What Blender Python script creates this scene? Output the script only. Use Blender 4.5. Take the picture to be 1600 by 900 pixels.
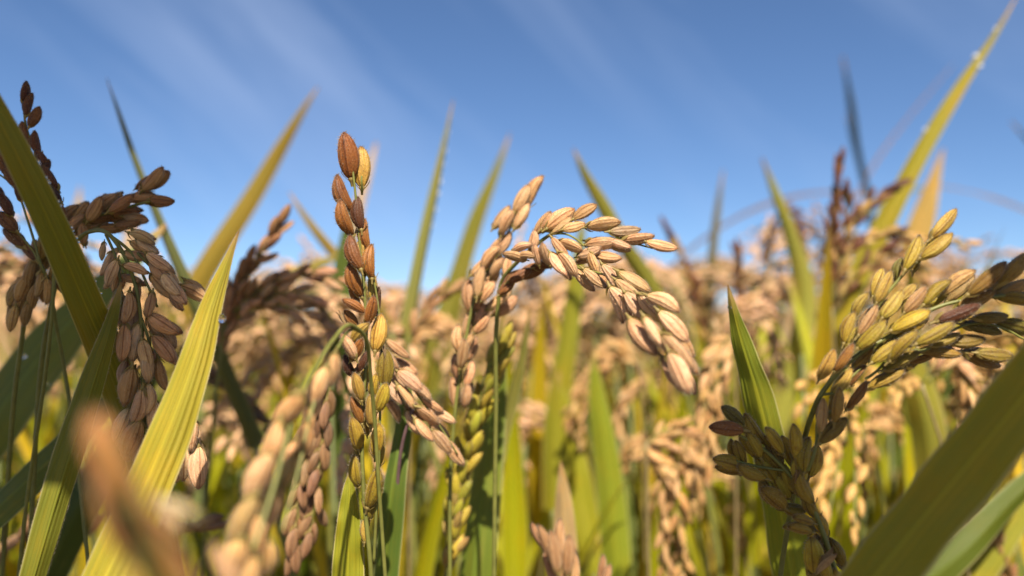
import bpy, math, random
import numpy as np
from mathutils import Vector, Matrix
random.seed(7); RNG = np.random.default_rng(7)
for o in list(bpy.data.objects): bpy.data.objects.remove(o)
scene = bpy.context.scene
C = scene.collection
rad = math.radians
ALB = .70      # common reflectance factor of the plants

# ------------------------------------------------------------------ camera
CAM = Vector((0, 0, 0.85)); PITCH = rad(3.87); FPX = 1256.0
cd = bpy.data.cameras.new('camera'); cam = bpy.data.objects.new('camera', cd); C.objects.link(cam)
cam.location = CAM; cam.rotation_euler = (rad(90) + PITCH, 0, 0)
cd.sensor_width = 36; cd.lens = FPX / 1600 * 36
cd.clip_start = 0.004; cd.clip_end = 3000
cd.dof.use_dof = True; cd.dof.focus_distance = 0.172; cd.dof.aperture_fstop = 7.8
scene.camera = cam
scene.render.resolution_x = 1024; scene.render.resolution_y = 576

# ------------------------------------------------------------------ light
SUN_EL, SUN_AZ = 49, 8          # sun stands behind the camera, a little to the right
S = Vector((math.cos(rad(SUN_EL)) * math.sin(rad(SUN_AZ)), -math.cos(rad(SUN_EL)) * math.cos(rad(SUN_AZ)), math.sin(rad(SUN_EL))))
sl = bpy.data.lights.new('sun', 'SUN'); sl.energy = 5.0; sl.angle = rad(0.53); sl.color = (1, 0.91, 0.77)
so = bpy.data.objects.new('sun', sl); C.objects.link(so); so.rotation_euler = (-S).to_track_quat('-Z', 'Y').to_euler()
w = bpy.data.worlds.new('World'); scene.world = w; w.use_nodes = True
nt = w.node_tree; nt.nodes.clear()
def N(t, typ, **kw):
    n = t.nodes.new(typ)
    for k, v in kw.items(): setattr(n, k, v)
    return n
out = N(nt, 'ShaderNodeOutputWorld'); bg = N(nt, 'ShaderNodeBackground'); bg.inputs[1].default_value = 0.0545
sky = N(nt, 'ShaderNodeTexSky', sky_type='NISHITA', sun_disc=False)
sky.sun_elevation = rad(SUN_EL); sky.sun_rotation = rad(180 - SUN_AZ); sky.altitude = 0; sky.air_density = 0.8; sky.dust_density = 0.0; sky.ozone_density = 7.0
tc = N(nt, 'ShaderNodeTexCoord')
mp = N(nt, 'ShaderNodeMapping', vector_type='TEXTURE'); mp.inputs['Rotation'].default_value = (0, rad(40), rad(10)); mp.inputs['Scale'].default_value = (1.5, .8, .19)
nz = N(nt, 'ShaderNodeTexNoise'); nz.inputs['Scale'].default_value = 1.3; nz.inputs['Detail'].default_value = 9; nz.inputs['Roughness'].default_value = 0.62; nz.inputs['Distortion'].default_value = 0.35
rmp = N(nt, 'ShaderNodeMapRange'); rmp.inputs[1].default_value = 0.48; rmp.inputs[2].default_value = 0.80; rmp.inputs[3].default_value = 0; rmp.inputs[4].default_value = 0.42
mx = N(nt, 'ShaderNodeMix', data_type='RGBA'); mx.inputs[7].default_value = (5.2, 6.2, 8.4, 1)
big = N(nt, 'ShaderNodeTexNoise'); big.inputs['Scale'].default_value = 2.2; big.inputs['Detail'].default_value = 2; L0 = L = nt.links.new
L0(tc.outputs['Generated'], big.inputs['Vector']); br_ = N(nt, 'ShaderNodeMapRange'); L0(big.outputs[0], br_.inputs[0])
for i_, q_ in enumerate((.36, .6, .45, 1)): br_.inputs[i_ + 1].default_value = q_
sxw = N(nt, 'ShaderNodeSeparateXYZ'); L0(tc.outputs['Generated'], sxw.inputs[0]); lf = N(nt, 'ShaderNodeMapRange'); L0(sxw.outputs[0], lf.inputs[0])
for i_, q_ in enumerate((-.5, .5, 1, .55)): lf.inputs[i_ + 1].default_value = q_
cm = N(nt, 'ShaderNodeMath', operation='MULTIPLY'); L0(br_.outputs[0], cm.inputs[0]); L0(lf.outputs[0], cm.inputs[1])
cm2 = N(nt, 'ShaderNodeMath', operation='MULTIPLY'); L0(cm.outputs[0], cm2.inputs[0]); L0(rmp.outputs[0], cm2.inputs[1])
L(tc.outputs['Generated'], mp.inputs['Vector']); L(mp.outputs[0], nz.inputs['Vector']); L(nz.outputs[0], rmp.inputs[0])
L(cm2.outputs[0], mx.inputs[0]); L(sky.outputs[0], mx.inputs[6]); L(mx.outputs[2], bg.inputs[0]); L(bg.outputs[0], out.inputs[0])
scene.view_settings.view_transform = 'Standard'; scene.view_settings.look = 'None'
scene.view_settings.exposure = 1.28; scene.view_settings.gamma = 1; scene.view_settings.use_curve_mapping = False
scene.render.engine = 'CYCLES'
scene.cycles.max_bounces = 8; scene.cycles.diffuse_bounces = 2; scene.cycles.transparent_max_bounces = 6
scene.cycles.sample_clamp_indirect = 20
scene.cycles.use_denoising = True

# ------------------------------------------------------------------ helpers
FW = Vector((0, math.cos(PITCH), math.sin(PITCH))); UP = Vector((0, -math.sin(PITCH), math.cos(PITCH))); RT = Vector((1, 0, 0))
def P(x, y, d):
    """a point in the field, d metres in front of the lens, seen at x, y of a 1600 x 900 view"""
    return CAM + FW * d + RT * ((x - 800) / FPX * d) + UP * ((450 - y) / FPX * d)

def mesh(name, V, F, mats, uv=None, midx=None, smooth=True):
    me = bpy.data.meshes.new(name)
    me.from_pydata([tuple(v) for v in V], [], [tuple(f) for f in F])
    for m in mats: me.materials.append(m)
    if smooth: me.polygons.foreach_set('use_smooth', [True] * len(me.polygons))
    if midx is not None: me.polygons.foreach_set('material_index', [int(i) for i in midx])
    if uv is not None:
        l = me.uv_layers.new(name='UVMap')
        vi = np.empty(len(me.loops), dtype=np.int32); me.loops.foreach_get('vertex_index', vi)
        l.data.foreach_set('uv', np.asarray(uv, dtype=np.float32)[vi].ravel())
    me.update()
    return me
def link(name, me, parent=None, loc=(0, 0, 0), color=None):
    o = bpy.data.objects.new(name, me); C.objects.link(o); o.location = loc
    if parent: o.parent = parent
    if color is not None: o.color = (*color, 1)
    return o
def tag(o, label, cat, group=None, kind=None):
    if label: o['label'] = label
    if cat: o['category'] = cat
    if group: o['group'] = group
    if kind: o['kind'] = kind
    return o
def empty(name, loc, label, cat, group=None):
    o = bpy.data.objects.new(name, None); C.objects.link(o); o.location = loc; o.empty_display_size = 0.02
    return tag(o, label, cat, group)

def catmull(pts, n):
    """smooth curve through the points; tangents weighted by chord length so long and short spans can meet"""
    p = np.array(pts, dtype=float); m = len(p) - 1
    if m == 1: return p[0] + (p[1] - p[0]) * np.linspace(0, 1, n)[:, None]
    h = np.maximum(np.linalg.norm(np.diff(p[:, :3], axis=0), axis=1), 1e-7); s = np.diff(p, axis=0) / h[:, None]
    tg = np.empty_like(p)
    for i in range(1, m): tg[i] = (s[i - 1] * h[i] + s[i] * h[i - 1]) / (h[i - 1] + h[i])
    tg[0] = 1.5 * s[0] - .5 * tg[1]; tg[m] = 1.5 * s[m - 1] - .5 * tg[m - 1]
    out = []
    for q in np.linspace(0, m, n):
        i = min(int(q), m - 1); t = q - i; t2 = t * t; t3 = t2 * t
        out.append((2 * t3 - 3 * t2 + 1) * p[i] + (t3 - 2 * t2 + t) * h[i] * tg[i] + (3 * t2 - 2 * t3) * p[i + 1] + (t3 - t2) * h[i] * tg[i + 1])
    return np.array(out)
def frames(p):
    T = np.gradient(p, axis=0); T /= np.linalg.norm(T, axis=1)[:, None] + 1e-12
    return T
def tube_data(pts, r0, r1, seg=8, n=None, k0=0):
    pts = [tuple(q) for q in pts]
    n = n or max(8, 7 * len(pts))
    p = catmull(pts, n); T = frames(p)
    ref = np.array([0.3, 0.9, 0.1]); A = np.cross(T, ref); A /= np.linalg.norm(A, axis=1)[:, None] + 1e-9
    B = np.cross(T, A)
    V = []; F = []
    for i in range(n):
        t = i / (n - 1); r = r0 + (r1 - r0) * t
        for k in range(seg):
            a = 2 * math.pi * k / seg
            V.append(p[i] + (A[i] * math.cos(a) + B[i] * math.sin(a)) * r)
    for i in range(n - 1):
        for k in range(seg):
            k2 = (k + 1) % seg
            F.append((k0 + i * seg + k, k0 + i * seg + k2, k0 + (i + 1) * seg + k2, k0 + (i + 1) * seg + k))
    F.append(tuple(k0 + k for k in range(seg))[::-1]); F.append(tuple(k0 + (n - 1) * seg + k for k in range(seg)))
    return V, F

# ------------------------------------------------------------------ materials
def newmat(name):
    m = bpy.data.materials.new(name); m.use_nodes = True; t = m.node_tree; t.nodes.clear()
    return m, t
def mixc(t, fac, a, b, mode='MIX'):
    n = N(t, 'ShaderNodeMix', data_type='RGBA', blend_type=mode)
    for s, v in ((0, fac), (6, a), (7, b)):
        if hasattr(v, 'is_output'): t.links.new(v, n.inputs[s])
        else: n.inputs[s].default_value = v if s == 0 else (*v, 1)
    return n.outputs[2]
def mrange(t, v, a, b, c, d):
    n = N(t, 'ShaderNodeMapRange'); t.links.new(v, n.inputs[0])
    for i, q in enumerate((a, b, c, d)): n.inputs[i + 1].default_value = q
    return n.outputs[0]
def math_(t, op, a, b=None):
    n = N(t, 'ShaderNodeMath', operation=op)
    for i, v in enumerate((a, b)):
        if v is None: continue
        if hasattr(v, 'is_output'): t.links.new(v, n.inputs[i])
        else: n.inputs[i].default_value = v
    return n.outputs[0]
def noise(t, vec, scale, detail=3, rough=0.55):
    n = N(t, 'ShaderNodeTexNoise'); n.inputs['Scale'].default_value = scale; n.inputs['Detail'].default_value = detail; n.inputs['Roughness'].default_value = rough
    if vec is not None: t.links.new(vec, n.inputs['Vector'])
    return n.outputs[0]
def scalev(t, v, s, add=None):
    n = N(t, 'ShaderNodeVectorMath', operation='MULTIPLY'); t.links.new(v, n.inputs[0]); n.inputs[1].default_value = s
    o = n.outputs[0]
    if add is not None:
        a = N(t, 'ShaderNodeVectorMath', operation='ADD'); t.links.new(o, a.inputs[0]); t.links.new(add, a.inputs[1]); o = a.outputs[0]
    return o

def leaf_mat(name, color=None, thin=.34):
    m, t = newmat(name)
    o = N(t, 'ShaderNodeOutputMaterial'); oi = N(t, 'ShaderNodeObjectInfo'); tc = N(t, 'ShaderNodeTexCoord')
    if color is None: base = oi.outputs['Color']
    else:
        rgb = N(t, 'ShaderNodeRGB'); rgb.outputs[0].default_value = (*[q * ALB for q in color], 1); base = rgb.outputs[0]
    uv = tc.outputs['UV']; sx = N(t, 'ShaderNodeSeparateXYZ'); t.links.new(uv, sx.inputs[0]); u, v = sx.outputs[0], sx.outputs[1]
    # veins: fine and broad stripes running along the blade
    off = N(t, 'ShaderNodeCombineXYZ'); t.links.new(math_(t, 'MULTIPLY', oi.outputs['Random'], 37.0), off.inputs[0])
    broad = noise(t, scalev(t, uv, (9, 0.5, 1), off.outputs[0]), 1.0, 2)
    fine = noise(t, scalev(t, uv, (46, 0.9, 1), off.outputs[0]), 1.0, 2)
    patch = noise(t, scalev(t, uv, (1.2, 5, 1), off.outputs[0]), 1.0, 5, 0.6)
    speck = noise(t, scalev(t, uv, (60, 320, 1), off.outputs[0]), 1.0, 2)
    c = mixc(t, mrange(t, broad, .3, .7, 0, .75), base, (1.35, 1.12, .7), 'MULTIPLY')
    c = mixc(t, mrange(t, fine, .35, .65, .55, 0), c, (.5, .6, .5), 'MULTIPLY')
    c = mixc(t, mrange(t, patch, .5, .75, 0, .55), c, (1.5, 1.05, .6), 'MULTIPLY')
    c = mixc(t, mrange(t, speck, .66, .72, 0, .5), c, (.55, .42, .2), 'MULTIPLY')
    rust = noise(t, scalev(t, uv, (7, 46, 1), off.outputs[0]), 1.0, 4, .7)
    c = mixc(t, mrange(t, rust, .66, .72, 0, .75), c, (.20, .10, .03))
    dry = noise(t, scalev(t, uv, (3.5, 1.6, 1), off.outputs[0]), 1.0, 4, .6)
    c = mixc(t, mrange(t, dry, .58, .8, 0, .6), c, (.36, .26, .07))
    ed = math_(t, 'ABSOLUTE', math_(t, 'SUBTRACT', u, .5))
    mid = mrange(t, ed, .012, .03, .6, 0)
    c = mixc(t, mid, c, (1.5, 1.5, 1.4), 'MULTIPLY')
    rim = mrange(t, ed, .455, .5, 0, .6)
    c = mixc(t, rim, c, (.5, .44, .22))
    # the tip dries out to straw and brown
    vv = math_(t, 'ADD', v, math_(t, 'MULTIPLY', math_(t, 'SUBTRACT', fine, .5), .12))
    c = mixc(t, mrange(t, vv, .86, .985, 0, .85), c, (.42, .25, .10))
    c = mixc(t, mrange(t, vv, .975, 1.0, 0, .8), c, (.16, .075, .03))
    p = N(t, 'ShaderNodeBsdfPrincipled'); p.inputs['Roughness'].default_value = .5; p.inputs['Specular IOR Level'].default_value = .3
    t.links.new(c, p.inputs['Base Color'])
    tr = N(t, 'ShaderNodeBsdfTranslucent'); t.links.new(mixc(t, .55, c, (1.35, 1.25, .35), 'MULTIPLY'), tr.inputs[0])
    ms = N(t, 'ShaderNodeMixShader'); ms.inputs[0].default_value = thin
    b = N(t, 'ShaderNodeBump'); b.inputs['Strength'].default_value = .55; b.inputs['Distance'].default_value = .0004
    t.links.new(math_(t, 'ADD', fine, math_(t, 'MULTIPLY', speck, .15)), b.inputs['Height']); t.links.new(b.outputs[0], p.inputs['Normal'])
    t.links.new(p.outputs[0], ms.inputs[1]); t.links.new(tr.outputs[0], ms.inputs[2]); t.links.new(ms.outputs[0], o.inputs[0])
    return m
def grain_mat(name, color=None):
    m, t = newmat(name)
    o = N(t, 'ShaderNodeOutputMaterial'); oi = N(t, 'ShaderNodeObjectInfo'); tc = N(t, 'ShaderNodeTexCoord')
    if color is None: base = oi.outputs['Color']
    else:
        rgb = N(t, 'ShaderNodeRGB'); rgb.outputs[0].default_value = (*[q * ALB for q in color], 1); base = rgb.outputs[0]
    uv = tc.outputs['UV']; sx = N(t, 'ShaderNodeSeparateXYZ'); t.links.new(uv, sx.inputs[0]); u, v = sx.outputs[0], sx.outputs[1]
    off = N(t, 'ShaderNodeCombineXYZ'); t.links.new(math_(t, 'MULTIPLY', oi.outputs['Random'], 53.0), off.inputs[0]); t.links.new(math_(t, 'MULTIPLY', oi.outputs['Random'], 91.0), off.inputs[2])
    ob = tc.outputs['Object']
    blot = noise(t, scalev(t, ob, (330, 330, 200), off.outputs[0]), 1.0, 4, .6)
    fibre = noise(t, scalev(t, uv, (34, 2.2, 1), off.outputs[0]), 1.0, 3)
    pap = noise(t, scalev(t, ob, (5200, 5200, 3600)), 1.0, 1)
    c = mixc(t, mrange(t, blot, .5, .76, 0, .6), base, (.62, .40, .26), 'MULTIPLY')
    c = mixc(t, mrange(t, fibre, .38, .62, .5, 0), c, (.62, .5, .38), 'MULTIPLY')
    c = mixc(t, mrange(t, fibre, .55, .75, 0, .35), c, (1.3, 1.2, 1.0), 'MULTIPLY')
    c = mixc(t, mrange(t, v, .86, 1.0, 0, .75), c, (.34, .2, .13), 'MULTIPLY')
    c = mixc(t, mrange(t, v, 0, .2, .35, 0), c, (.9, 1.1, .5), 'MULTIPLY')
    mot = noise(t, scalev(t, ob, (900, 900, 700), off.outputs[0]), 1.0, 3, .65)
    c = mixc(t, mrange(t, mot, .56, .7, 0, .6), c, (.55, .38, .24), 'MULTIPLY')
    # ribs of the husk and the two dark seams where its halves lock
    wv = math_(t, 'SINE', math_(t, 'ADD', math_(t, 'MULTIPLY', u, 2 * math.pi * 10), math_(t, 'MULTIPLY', blot, 5.0)))
    c = mixc(t, math_(t, 'MULTIPLY', mrange(t, wv, -.2, .9, .2, 0), mrange(t, v, .05, .3, .2, 1)), c, (.60, .46, .34), 'MULTIPLY')
    for uu in (.183, .817):
        c = mixc(t, mrange(t, math_(t, 'ABSOLUTE', math_(t, 'SUBTRACT', u, uu)), .008, .026, .8, 0), c, (.38, .26, .17), 'MULTIPLY')
    c = mixc(t, mrange(t, pap, .45, .7, 0, .3), c, (1.5, 1.4, 1.25), 'MULTIPLY')
    hs = N(t, 'ShaderNodeHueSaturation'); t.links.new(c, hs.inputs['Color'])
    t.links.new(mrange(t, oi.outputs['Random'], 0, 1, .78, 1.16), hs.inputs['Value'])
    p = N(t, 'ShaderNodeBsdfPrincipled'); p.inputs['Roughness'].default_value = .52; p.inputs['Specular IOR Level'].default_value = .28
    p.inputs['Sheen Weight'].default_value = .12; p.inputs['Sheen Tint'].default_value = (1, .8, .55, 1); p.inputs['Sheen Roughness'].default_value = .4
    p.inputs['Subsurface Weight'].default_value = .18; p.inputs['Subsurface Radius'].default_value = (1.0, .5, .2); p.inputs['Subsurface Scale'].default_value = .0012
    t.links.new(hs.outputs[0], p.inputs['Base Color'])
    b = N(t, 'ShaderNodeBump'); b.inputs['Strength'].default_value = .7; b.inputs['Distance'].default_value = .00018
    t.links.new(math_(t, 'ADD', math_(t, 'ADD', fibre, math_(t, 'MULTIPLY', wv, .35)), math_(t, 'MULTIPLY', pap, .8)), b.inputs['Height']); t.links.new(b.outputs[0], p.inputs['Normal'])
    t.links.new(p.outputs[0], o.inputs[0])
    return m
def plain_mat(name, color, rough=.5, trans=0, nscale=400, var=.35):
    color = tuple(q * ALB for q in color)
    m, t = newmat(name)
    o = N(t, 'ShaderNodeOutputMaterial'); tc = N(t, 'ShaderNodeTexCoord')
    nn = noise(t, tc.outputs['Object'], nscale, 4)
    c = mixc(t, mrange(t, nn, .3, .7, 1, 0), color, tuple(q * (1 - var) for q in color))
    p = N(t, 'ShaderNodeBsdfPrincipled'); p.inputs['Roughness'].default_value = rough; t.links.new(c, p.inputs['Base Color'])
    sh = p.outputs[0]
    if trans:
        tr = N(t, 'ShaderNodeBsdfTranslucent'); t.links.new(c, tr.inputs[0]); ms = N(t, 'ShaderNodeMixShader'); ms.inputs[0].default_value = trans
        t.links.new(sh, ms.inputs[1]); t.links.new(tr.outputs[0], ms.inputs[2]); sh = ms.outputs[0]
    t.links.new(sh, o.inputs[0])
    return m
M_LEAF = leaf_mat('rice_leaf'); M_THIN = leaf_mat('thin_shading_leaf', thin=.8); M_GRAIN = grain_mat('rice_husk')  # thin leaf: extra translucency lets warm fill pass the added shading leaves
M_STEM = plain_mat('green_stem', (.25, .25, .05), .5, .15)
M_BGSTEM = plain_mat('shaded_stem', (.12, .14, .02), .6, .1)  # field stems coloured darker, carrying the shade inside the canopy
M_STRAW = plain_mat('straw_stem', (.34, .25, .10), .55, .1)
M_FUZZ = plain_mat('husk_fuzz', (.62, .50, .36), .6, .5)
M_SCALE = plain_mat('glume_scale', (.46, .34, .10), .55, .35)
BG_LEAF = [leaf_mat('leaf_green', (.10, .15, .008)), leaf_mat('leaf_lime', (.54, .56, .015), .48), leaf_mat('leaf_yellow', (.72, .56, .03), .46)]
BG_GRAIN = [grain_mat('husk_tan', (.72, .44, .22)), grain_mat('husk_pale', (.82, .53, .30)), grain_mat('husk_gold', (.74, .47, .15))]

def dew_mat(glint_white=0):
    m, t = newmat('dew_water'); o = N(t, 'ShaderNodeOutputMaterial'); p = N(t, 'ShaderNodeBsdfPrincipled')
    p.inputs['Base Color'].default_value = (1, 1, 1, 1); p.inputs['Transmission Weight'].default_value = 1; p.inputs['IOR'].default_value = 1.333; p.inputs['Roughness'].default_value = .02
    sh = p.outputs[0]
    if glint_white:
        df = N(t, 'ShaderNodeBsdfDiffuse'); df.inputs[0].default_value = (.9, .9, .9, 1); ms = N(t, 'ShaderNodeMixShader'); ms.inputs[0].default_value = glint_white  # white diffuse colour stands in for the sun's glint on a drop
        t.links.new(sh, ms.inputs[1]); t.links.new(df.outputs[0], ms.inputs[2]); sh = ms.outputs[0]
    t.links.new(sh, o.inputs[0]); return m
M_DEW = dew_mat(); M_DEW_GLINT = dew_mat(.5)

# ------------------------------------------------------------------ grain (one spikelet), 7.4 mm long along z, centred
GL = .0074
def grain_mesh(seed, seg=18, rings=13, hairs=0, scales=True, open_=0.0):
    r = np.random.default_rng(seed); V = []; F = []; UV = []; MI = []
    ts = 0.5 - 0.5 * np.cos(np.linspace(0.05, math.pi - .04, rings)); skew = r.uniform(.9, 1.12); bend = r.uniform(-.09, .12)
    ww = r.uniform(.37, .49); th = r.uniform(.28, .37)
    def surf(t, a):
        prof = (math.sin(math.pi * t ** skew)) ** .54 * (1 - .12 * t)
        if t > .85: prof *= 1 - .30 * ((t - .85) / .15) ** 1.5
        rib = 1 + .028 * math.cos(5 * a + .6 * math.sin(3 * a)) + .018 * math.cos(10 * a + 1)
        g = -.11 * math.exp(-((abs(((a - 1.15) + math.pi) % (2 * math.pi) - math.pi)) / .13) ** 2)     # seam between lemma and palea
        g += -.11 * math.exp(-((abs(((a + 1.15) + math.pi) % (2 * math.pi) - math.pi)) / .13) ** 2)
        R = prof * (rib + g)
        return np.array([R * ww / 2 * math.cos(a) + bend * math.sin(math.pi * t), R * th / 2 * math.sin(a), t - .5]) * GL
    for i, t in enumerate(ts):
        for k in range(seg + 1):
            V.append(surf(t, 2 * math.pi * k / seg)); UV.append((k / seg, t))
    for i in range(rings - 1):
        for k in range(seg):
            F.append((i * (seg + 1) + k, i * (seg + 1) + k + 1, (i + 1) * (seg + 1) + k + 1, (i + 1) * (seg + 1) + k)); MI.append(0)
    # beak at the tip and closed base
    for i, z in ((0, -.505), (rings - 1, .525)):
        c = len(V); V.append(np.array([bend * .2 + (.02 if i else 0), 0, z]) * GL); UV.append((.5, 1.0 if i else 0))
        for k in range(seg):
            a, b = i * (seg + 1) + k, i * (seg + 1) + k + 1
            F.append((b, a, c) if i == 0 else (a, b, c)); MI.append(0)
    if scales:      # two sterile scales and the knob they sit on
        for s in (-1, 1):
            a0 = 0 if s > 0 else math.pi; b = len(V)
            for j in range(5):
                q = j / 4; hw = .06 * math.sin(math.pi * (.25 + .72 * q))
                for u in (-1, 0, 1):
                    y = hw * u; x = s * (.04 + .135 * math.sin(q * 1.5) + .012 * (1 - abs(u)))
                    V.append(np.array([x, y, -.53 + .22 * q]) * GL); UV.append((.5 + u * .3, q * .2))
            for j in range(4):
                for u in range(2):
                    k = b + j * 3 + u; F.append((k, k + 1, k + 4, k + 3)); MI.append(2)
        b = len(V)
        for j, (z, rr) in enumerate(((-.66, .026), (-.58, .03), (-.53, .05), (-.48, .065), (-.44, .03))):
            for k in range(6):
                a = k * math.pi / 3; V.append(np.array([rr * math.cos(a), rr * math.sin(a), z]) * GL); UV.append((.5, 0))
        for j in range(4):
            for k in range(6):
                F.append((b + j * 6 + k, b + j * 6 + (k + 1) % 6, b + j * 6 + 6 + (k + 1) % 6, b + j * 6 + 6 + k)); MI.append(2)
    for h in range(hairs):
        t = min(.99, r.beta(2.0, 1.1)); a = r.uniform(0, 2 * math.pi); p = surf(t, a)
        nrm = np.array([math.cos(a) / ww, math.sin(a) / th, 0.9 * (t - .35)]); nrm /= np.linalg.norm(nrm)
        d = nrm + np.array([0, 0, r.uniform(.2, .9)]) + r.normal(0, .25, 3); d /= np.linalg.norm(d)
        l = GL * r.uniform(.035, .085); sd = np.cross(d, r.normal(0, 1, 3)); sd /= np.linalg.norm(sd) + 1e-9; sd *= GL * .004
        b = len(V); V += [p - sd, p + sd, p + d * l]; UV += [(.5, t)] * 3; F.append((b, b + 1, b + 2)); MI.append(1)
    return mesh('rice_grain', V, F, [M_GRAIN, M_FUZZ, M_SCALE], UV, MI)
HERO = [grain_mesh(s, 22, 15, 300) for s in range(7)]
MIDG = [grain_mesh(20 + s, 12, 9, 0) for s in range(3)]
# an empty husk gaping open: two thin shells
def husk_mesh():
    V = []; F = []; UV = []
    for s in (-1, 1):
        b = len(V)
        for j in range(9):
            q = j / 8; hw = .15 * math.sin(math.pi * (.06 + .93 * q)) ** .8
            for u in range(7):
                a = (u - 3) / 3
                V.append(np.array([s * (.03 + .16 * q - .07 * a * a * (1 - q * .3)), hw * a, q - .5]) * GL); UV.append((u / 6, q))
        for j in range(8):
            for u in range(6):
                k = b + j * 7 + u; F.append((k, k + 1, k + 8, k + 7))
    me = mesh('empty_husk', V, F, [M_GRAIN], UV); return me
HUSK = husk_mesh()

COL = dict(tan=(.65, .39, .195), pale=(.75, .475, .28), pink=(.64, .375, .20), brn=(.25, .088, .021), org=(.33, .135, .026), gold=(.47, .30, .055),
           yg=(.44, .31, .03), gy=(.46, .31, .06), ol=(.27, .19, .022), grn=(.20, .17, .022), mar=(.085, .026, .006), dkb=(.20, .085, .022), gry=(.42, .29, .15), shd=(.92, .62, .34))
def jit(c, r, a=.1):
    k = ALB * (1 + r.uniform(-a, a)); return tuple(max(.005, q * k * (1 + r.uniform(-a * .5, a * .5))) for q in c)

class Ear:
    """a rice ear on its stalk: stem, branches and grains under one Empty on the ground"""
    def __init__(s, name, label, base, seed=1, cat='rice ear', group=None, hero=True):
        s.r = random.Random(seed); s.hero = hero; s.log = []
        s.base = Vector((base[0], base[1], 0)); s.root = empty(name, s.base, label, cat, group); s.n = 0
    def stem(s, pts, r0=.0011, r1=.0006, name='branch', mat=None):
        V, F = tube_data([Vector(p) - s.base for p in pts], r0 * .62, r1 * .62, 8)
        return link(name, mesh(name, V, F, [mat or M_STEM]), s.root)
    def thicken(s, prob, dz=.0045, spread=11, keep=lambda q: True):
        for q in [q for q in s.log if keep(q)]:
            if s.r.random() < prob:
                x, y, l, an, col, d, tilt, wid, husk = q
                if not husk: s.grain(x + s.r.uniform(-spread, spread), y + s.r.uniform(-spread, spread), l * s.r.uniform(.85, 1), an + s.r.uniform(-16, 16), col, d + dz, tilt, wid)
    def grain(s, x, y, L_px, ang, col='tan', d=.17, tilt=0., wid=1., husk=False):
        a = rad(ang); p = P(x, y, d); s.log.append((x, y, L_px, ang, col, d, tilt, wid, husk))
        z = (RT * math.cos(a) + UP * math.sin(a) + FW * tilt).normalized()
        view = (p - CAM).normalized()
        xx = z.cross(view).normalized(); q = s.r.uniform(-.9, .9)
        xx = (Matrix.Rotation(q, 3, z) @ xx).normalized(); yy = z.cross(xx)
        Lm = L_px * d / FPX / max(.5, math.sqrt(1 / (1 + tilt * tilt)))
        return s.put(p, z, xx, Lm, col, wid, husk)
    def put(s, p, z, xx, Lm, col, wid=1., husk=False):
        if s.n >= 100: return
        s.n += 1; yy = z.cross(xx)
        k = Lm / GL; kw = k * wid
        me = HUSK if husk else s.r.choice(HERO if s.hero else MIDG)
        o = link('grain', me, s.root, color=jit(COL[col] if isinstance(col, str) else col, s.r))
        k *= 1.06; kw *= 1.04; R = Matrix((xx, yy, z)).transposed().to_4x4()
        o.matrix_local = Matrix.Translation(p - s.base) @ R @ Matrix.Diagonal((kw, kw, k, 1))
        return o
    def spray(s, pts, n, Lm=.0072, cols=('tan',), ang=24, pack=1., start=0.05, stemr=(.0006, .0003), wid=1.):
        """grains set alternately along a branch given by 3D points"""
        pts = [Vector(p) for p in pts]; s.stem(pts, *stemr)
        c = catmull([tuple(p) for p in pts], 60); T = frames(c)
        for i in range(n):
            t = start + (1 - start) * (i + .5) / n; j = min(59, int(t * 59)); p = Vector(c[j]); tv = Vector(T[j])
            ref = tv.orthogonal().normalized(); ph = i * math.pi * .86 + s.r.uniform(-.5, .5)
            side = (Matrix.Rotation(ph, 3, tv) @ ref).normalized(); a = rad(s.r.gauss(ang, 7)) * (1 if i < n - 1 else .2)
            z = (tv * math.cos(a) + side * math.sin(a)).normalized(); L_ = Lm * s.r.uniform(.88, 1.1)
            s.put(p + side * .0007 * pack + z * L_ * .5, z, z.orthogonal().normalized(), L_, s.r.choice(cols), wid * s.r.uniform(.9, 1.08))

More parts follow.
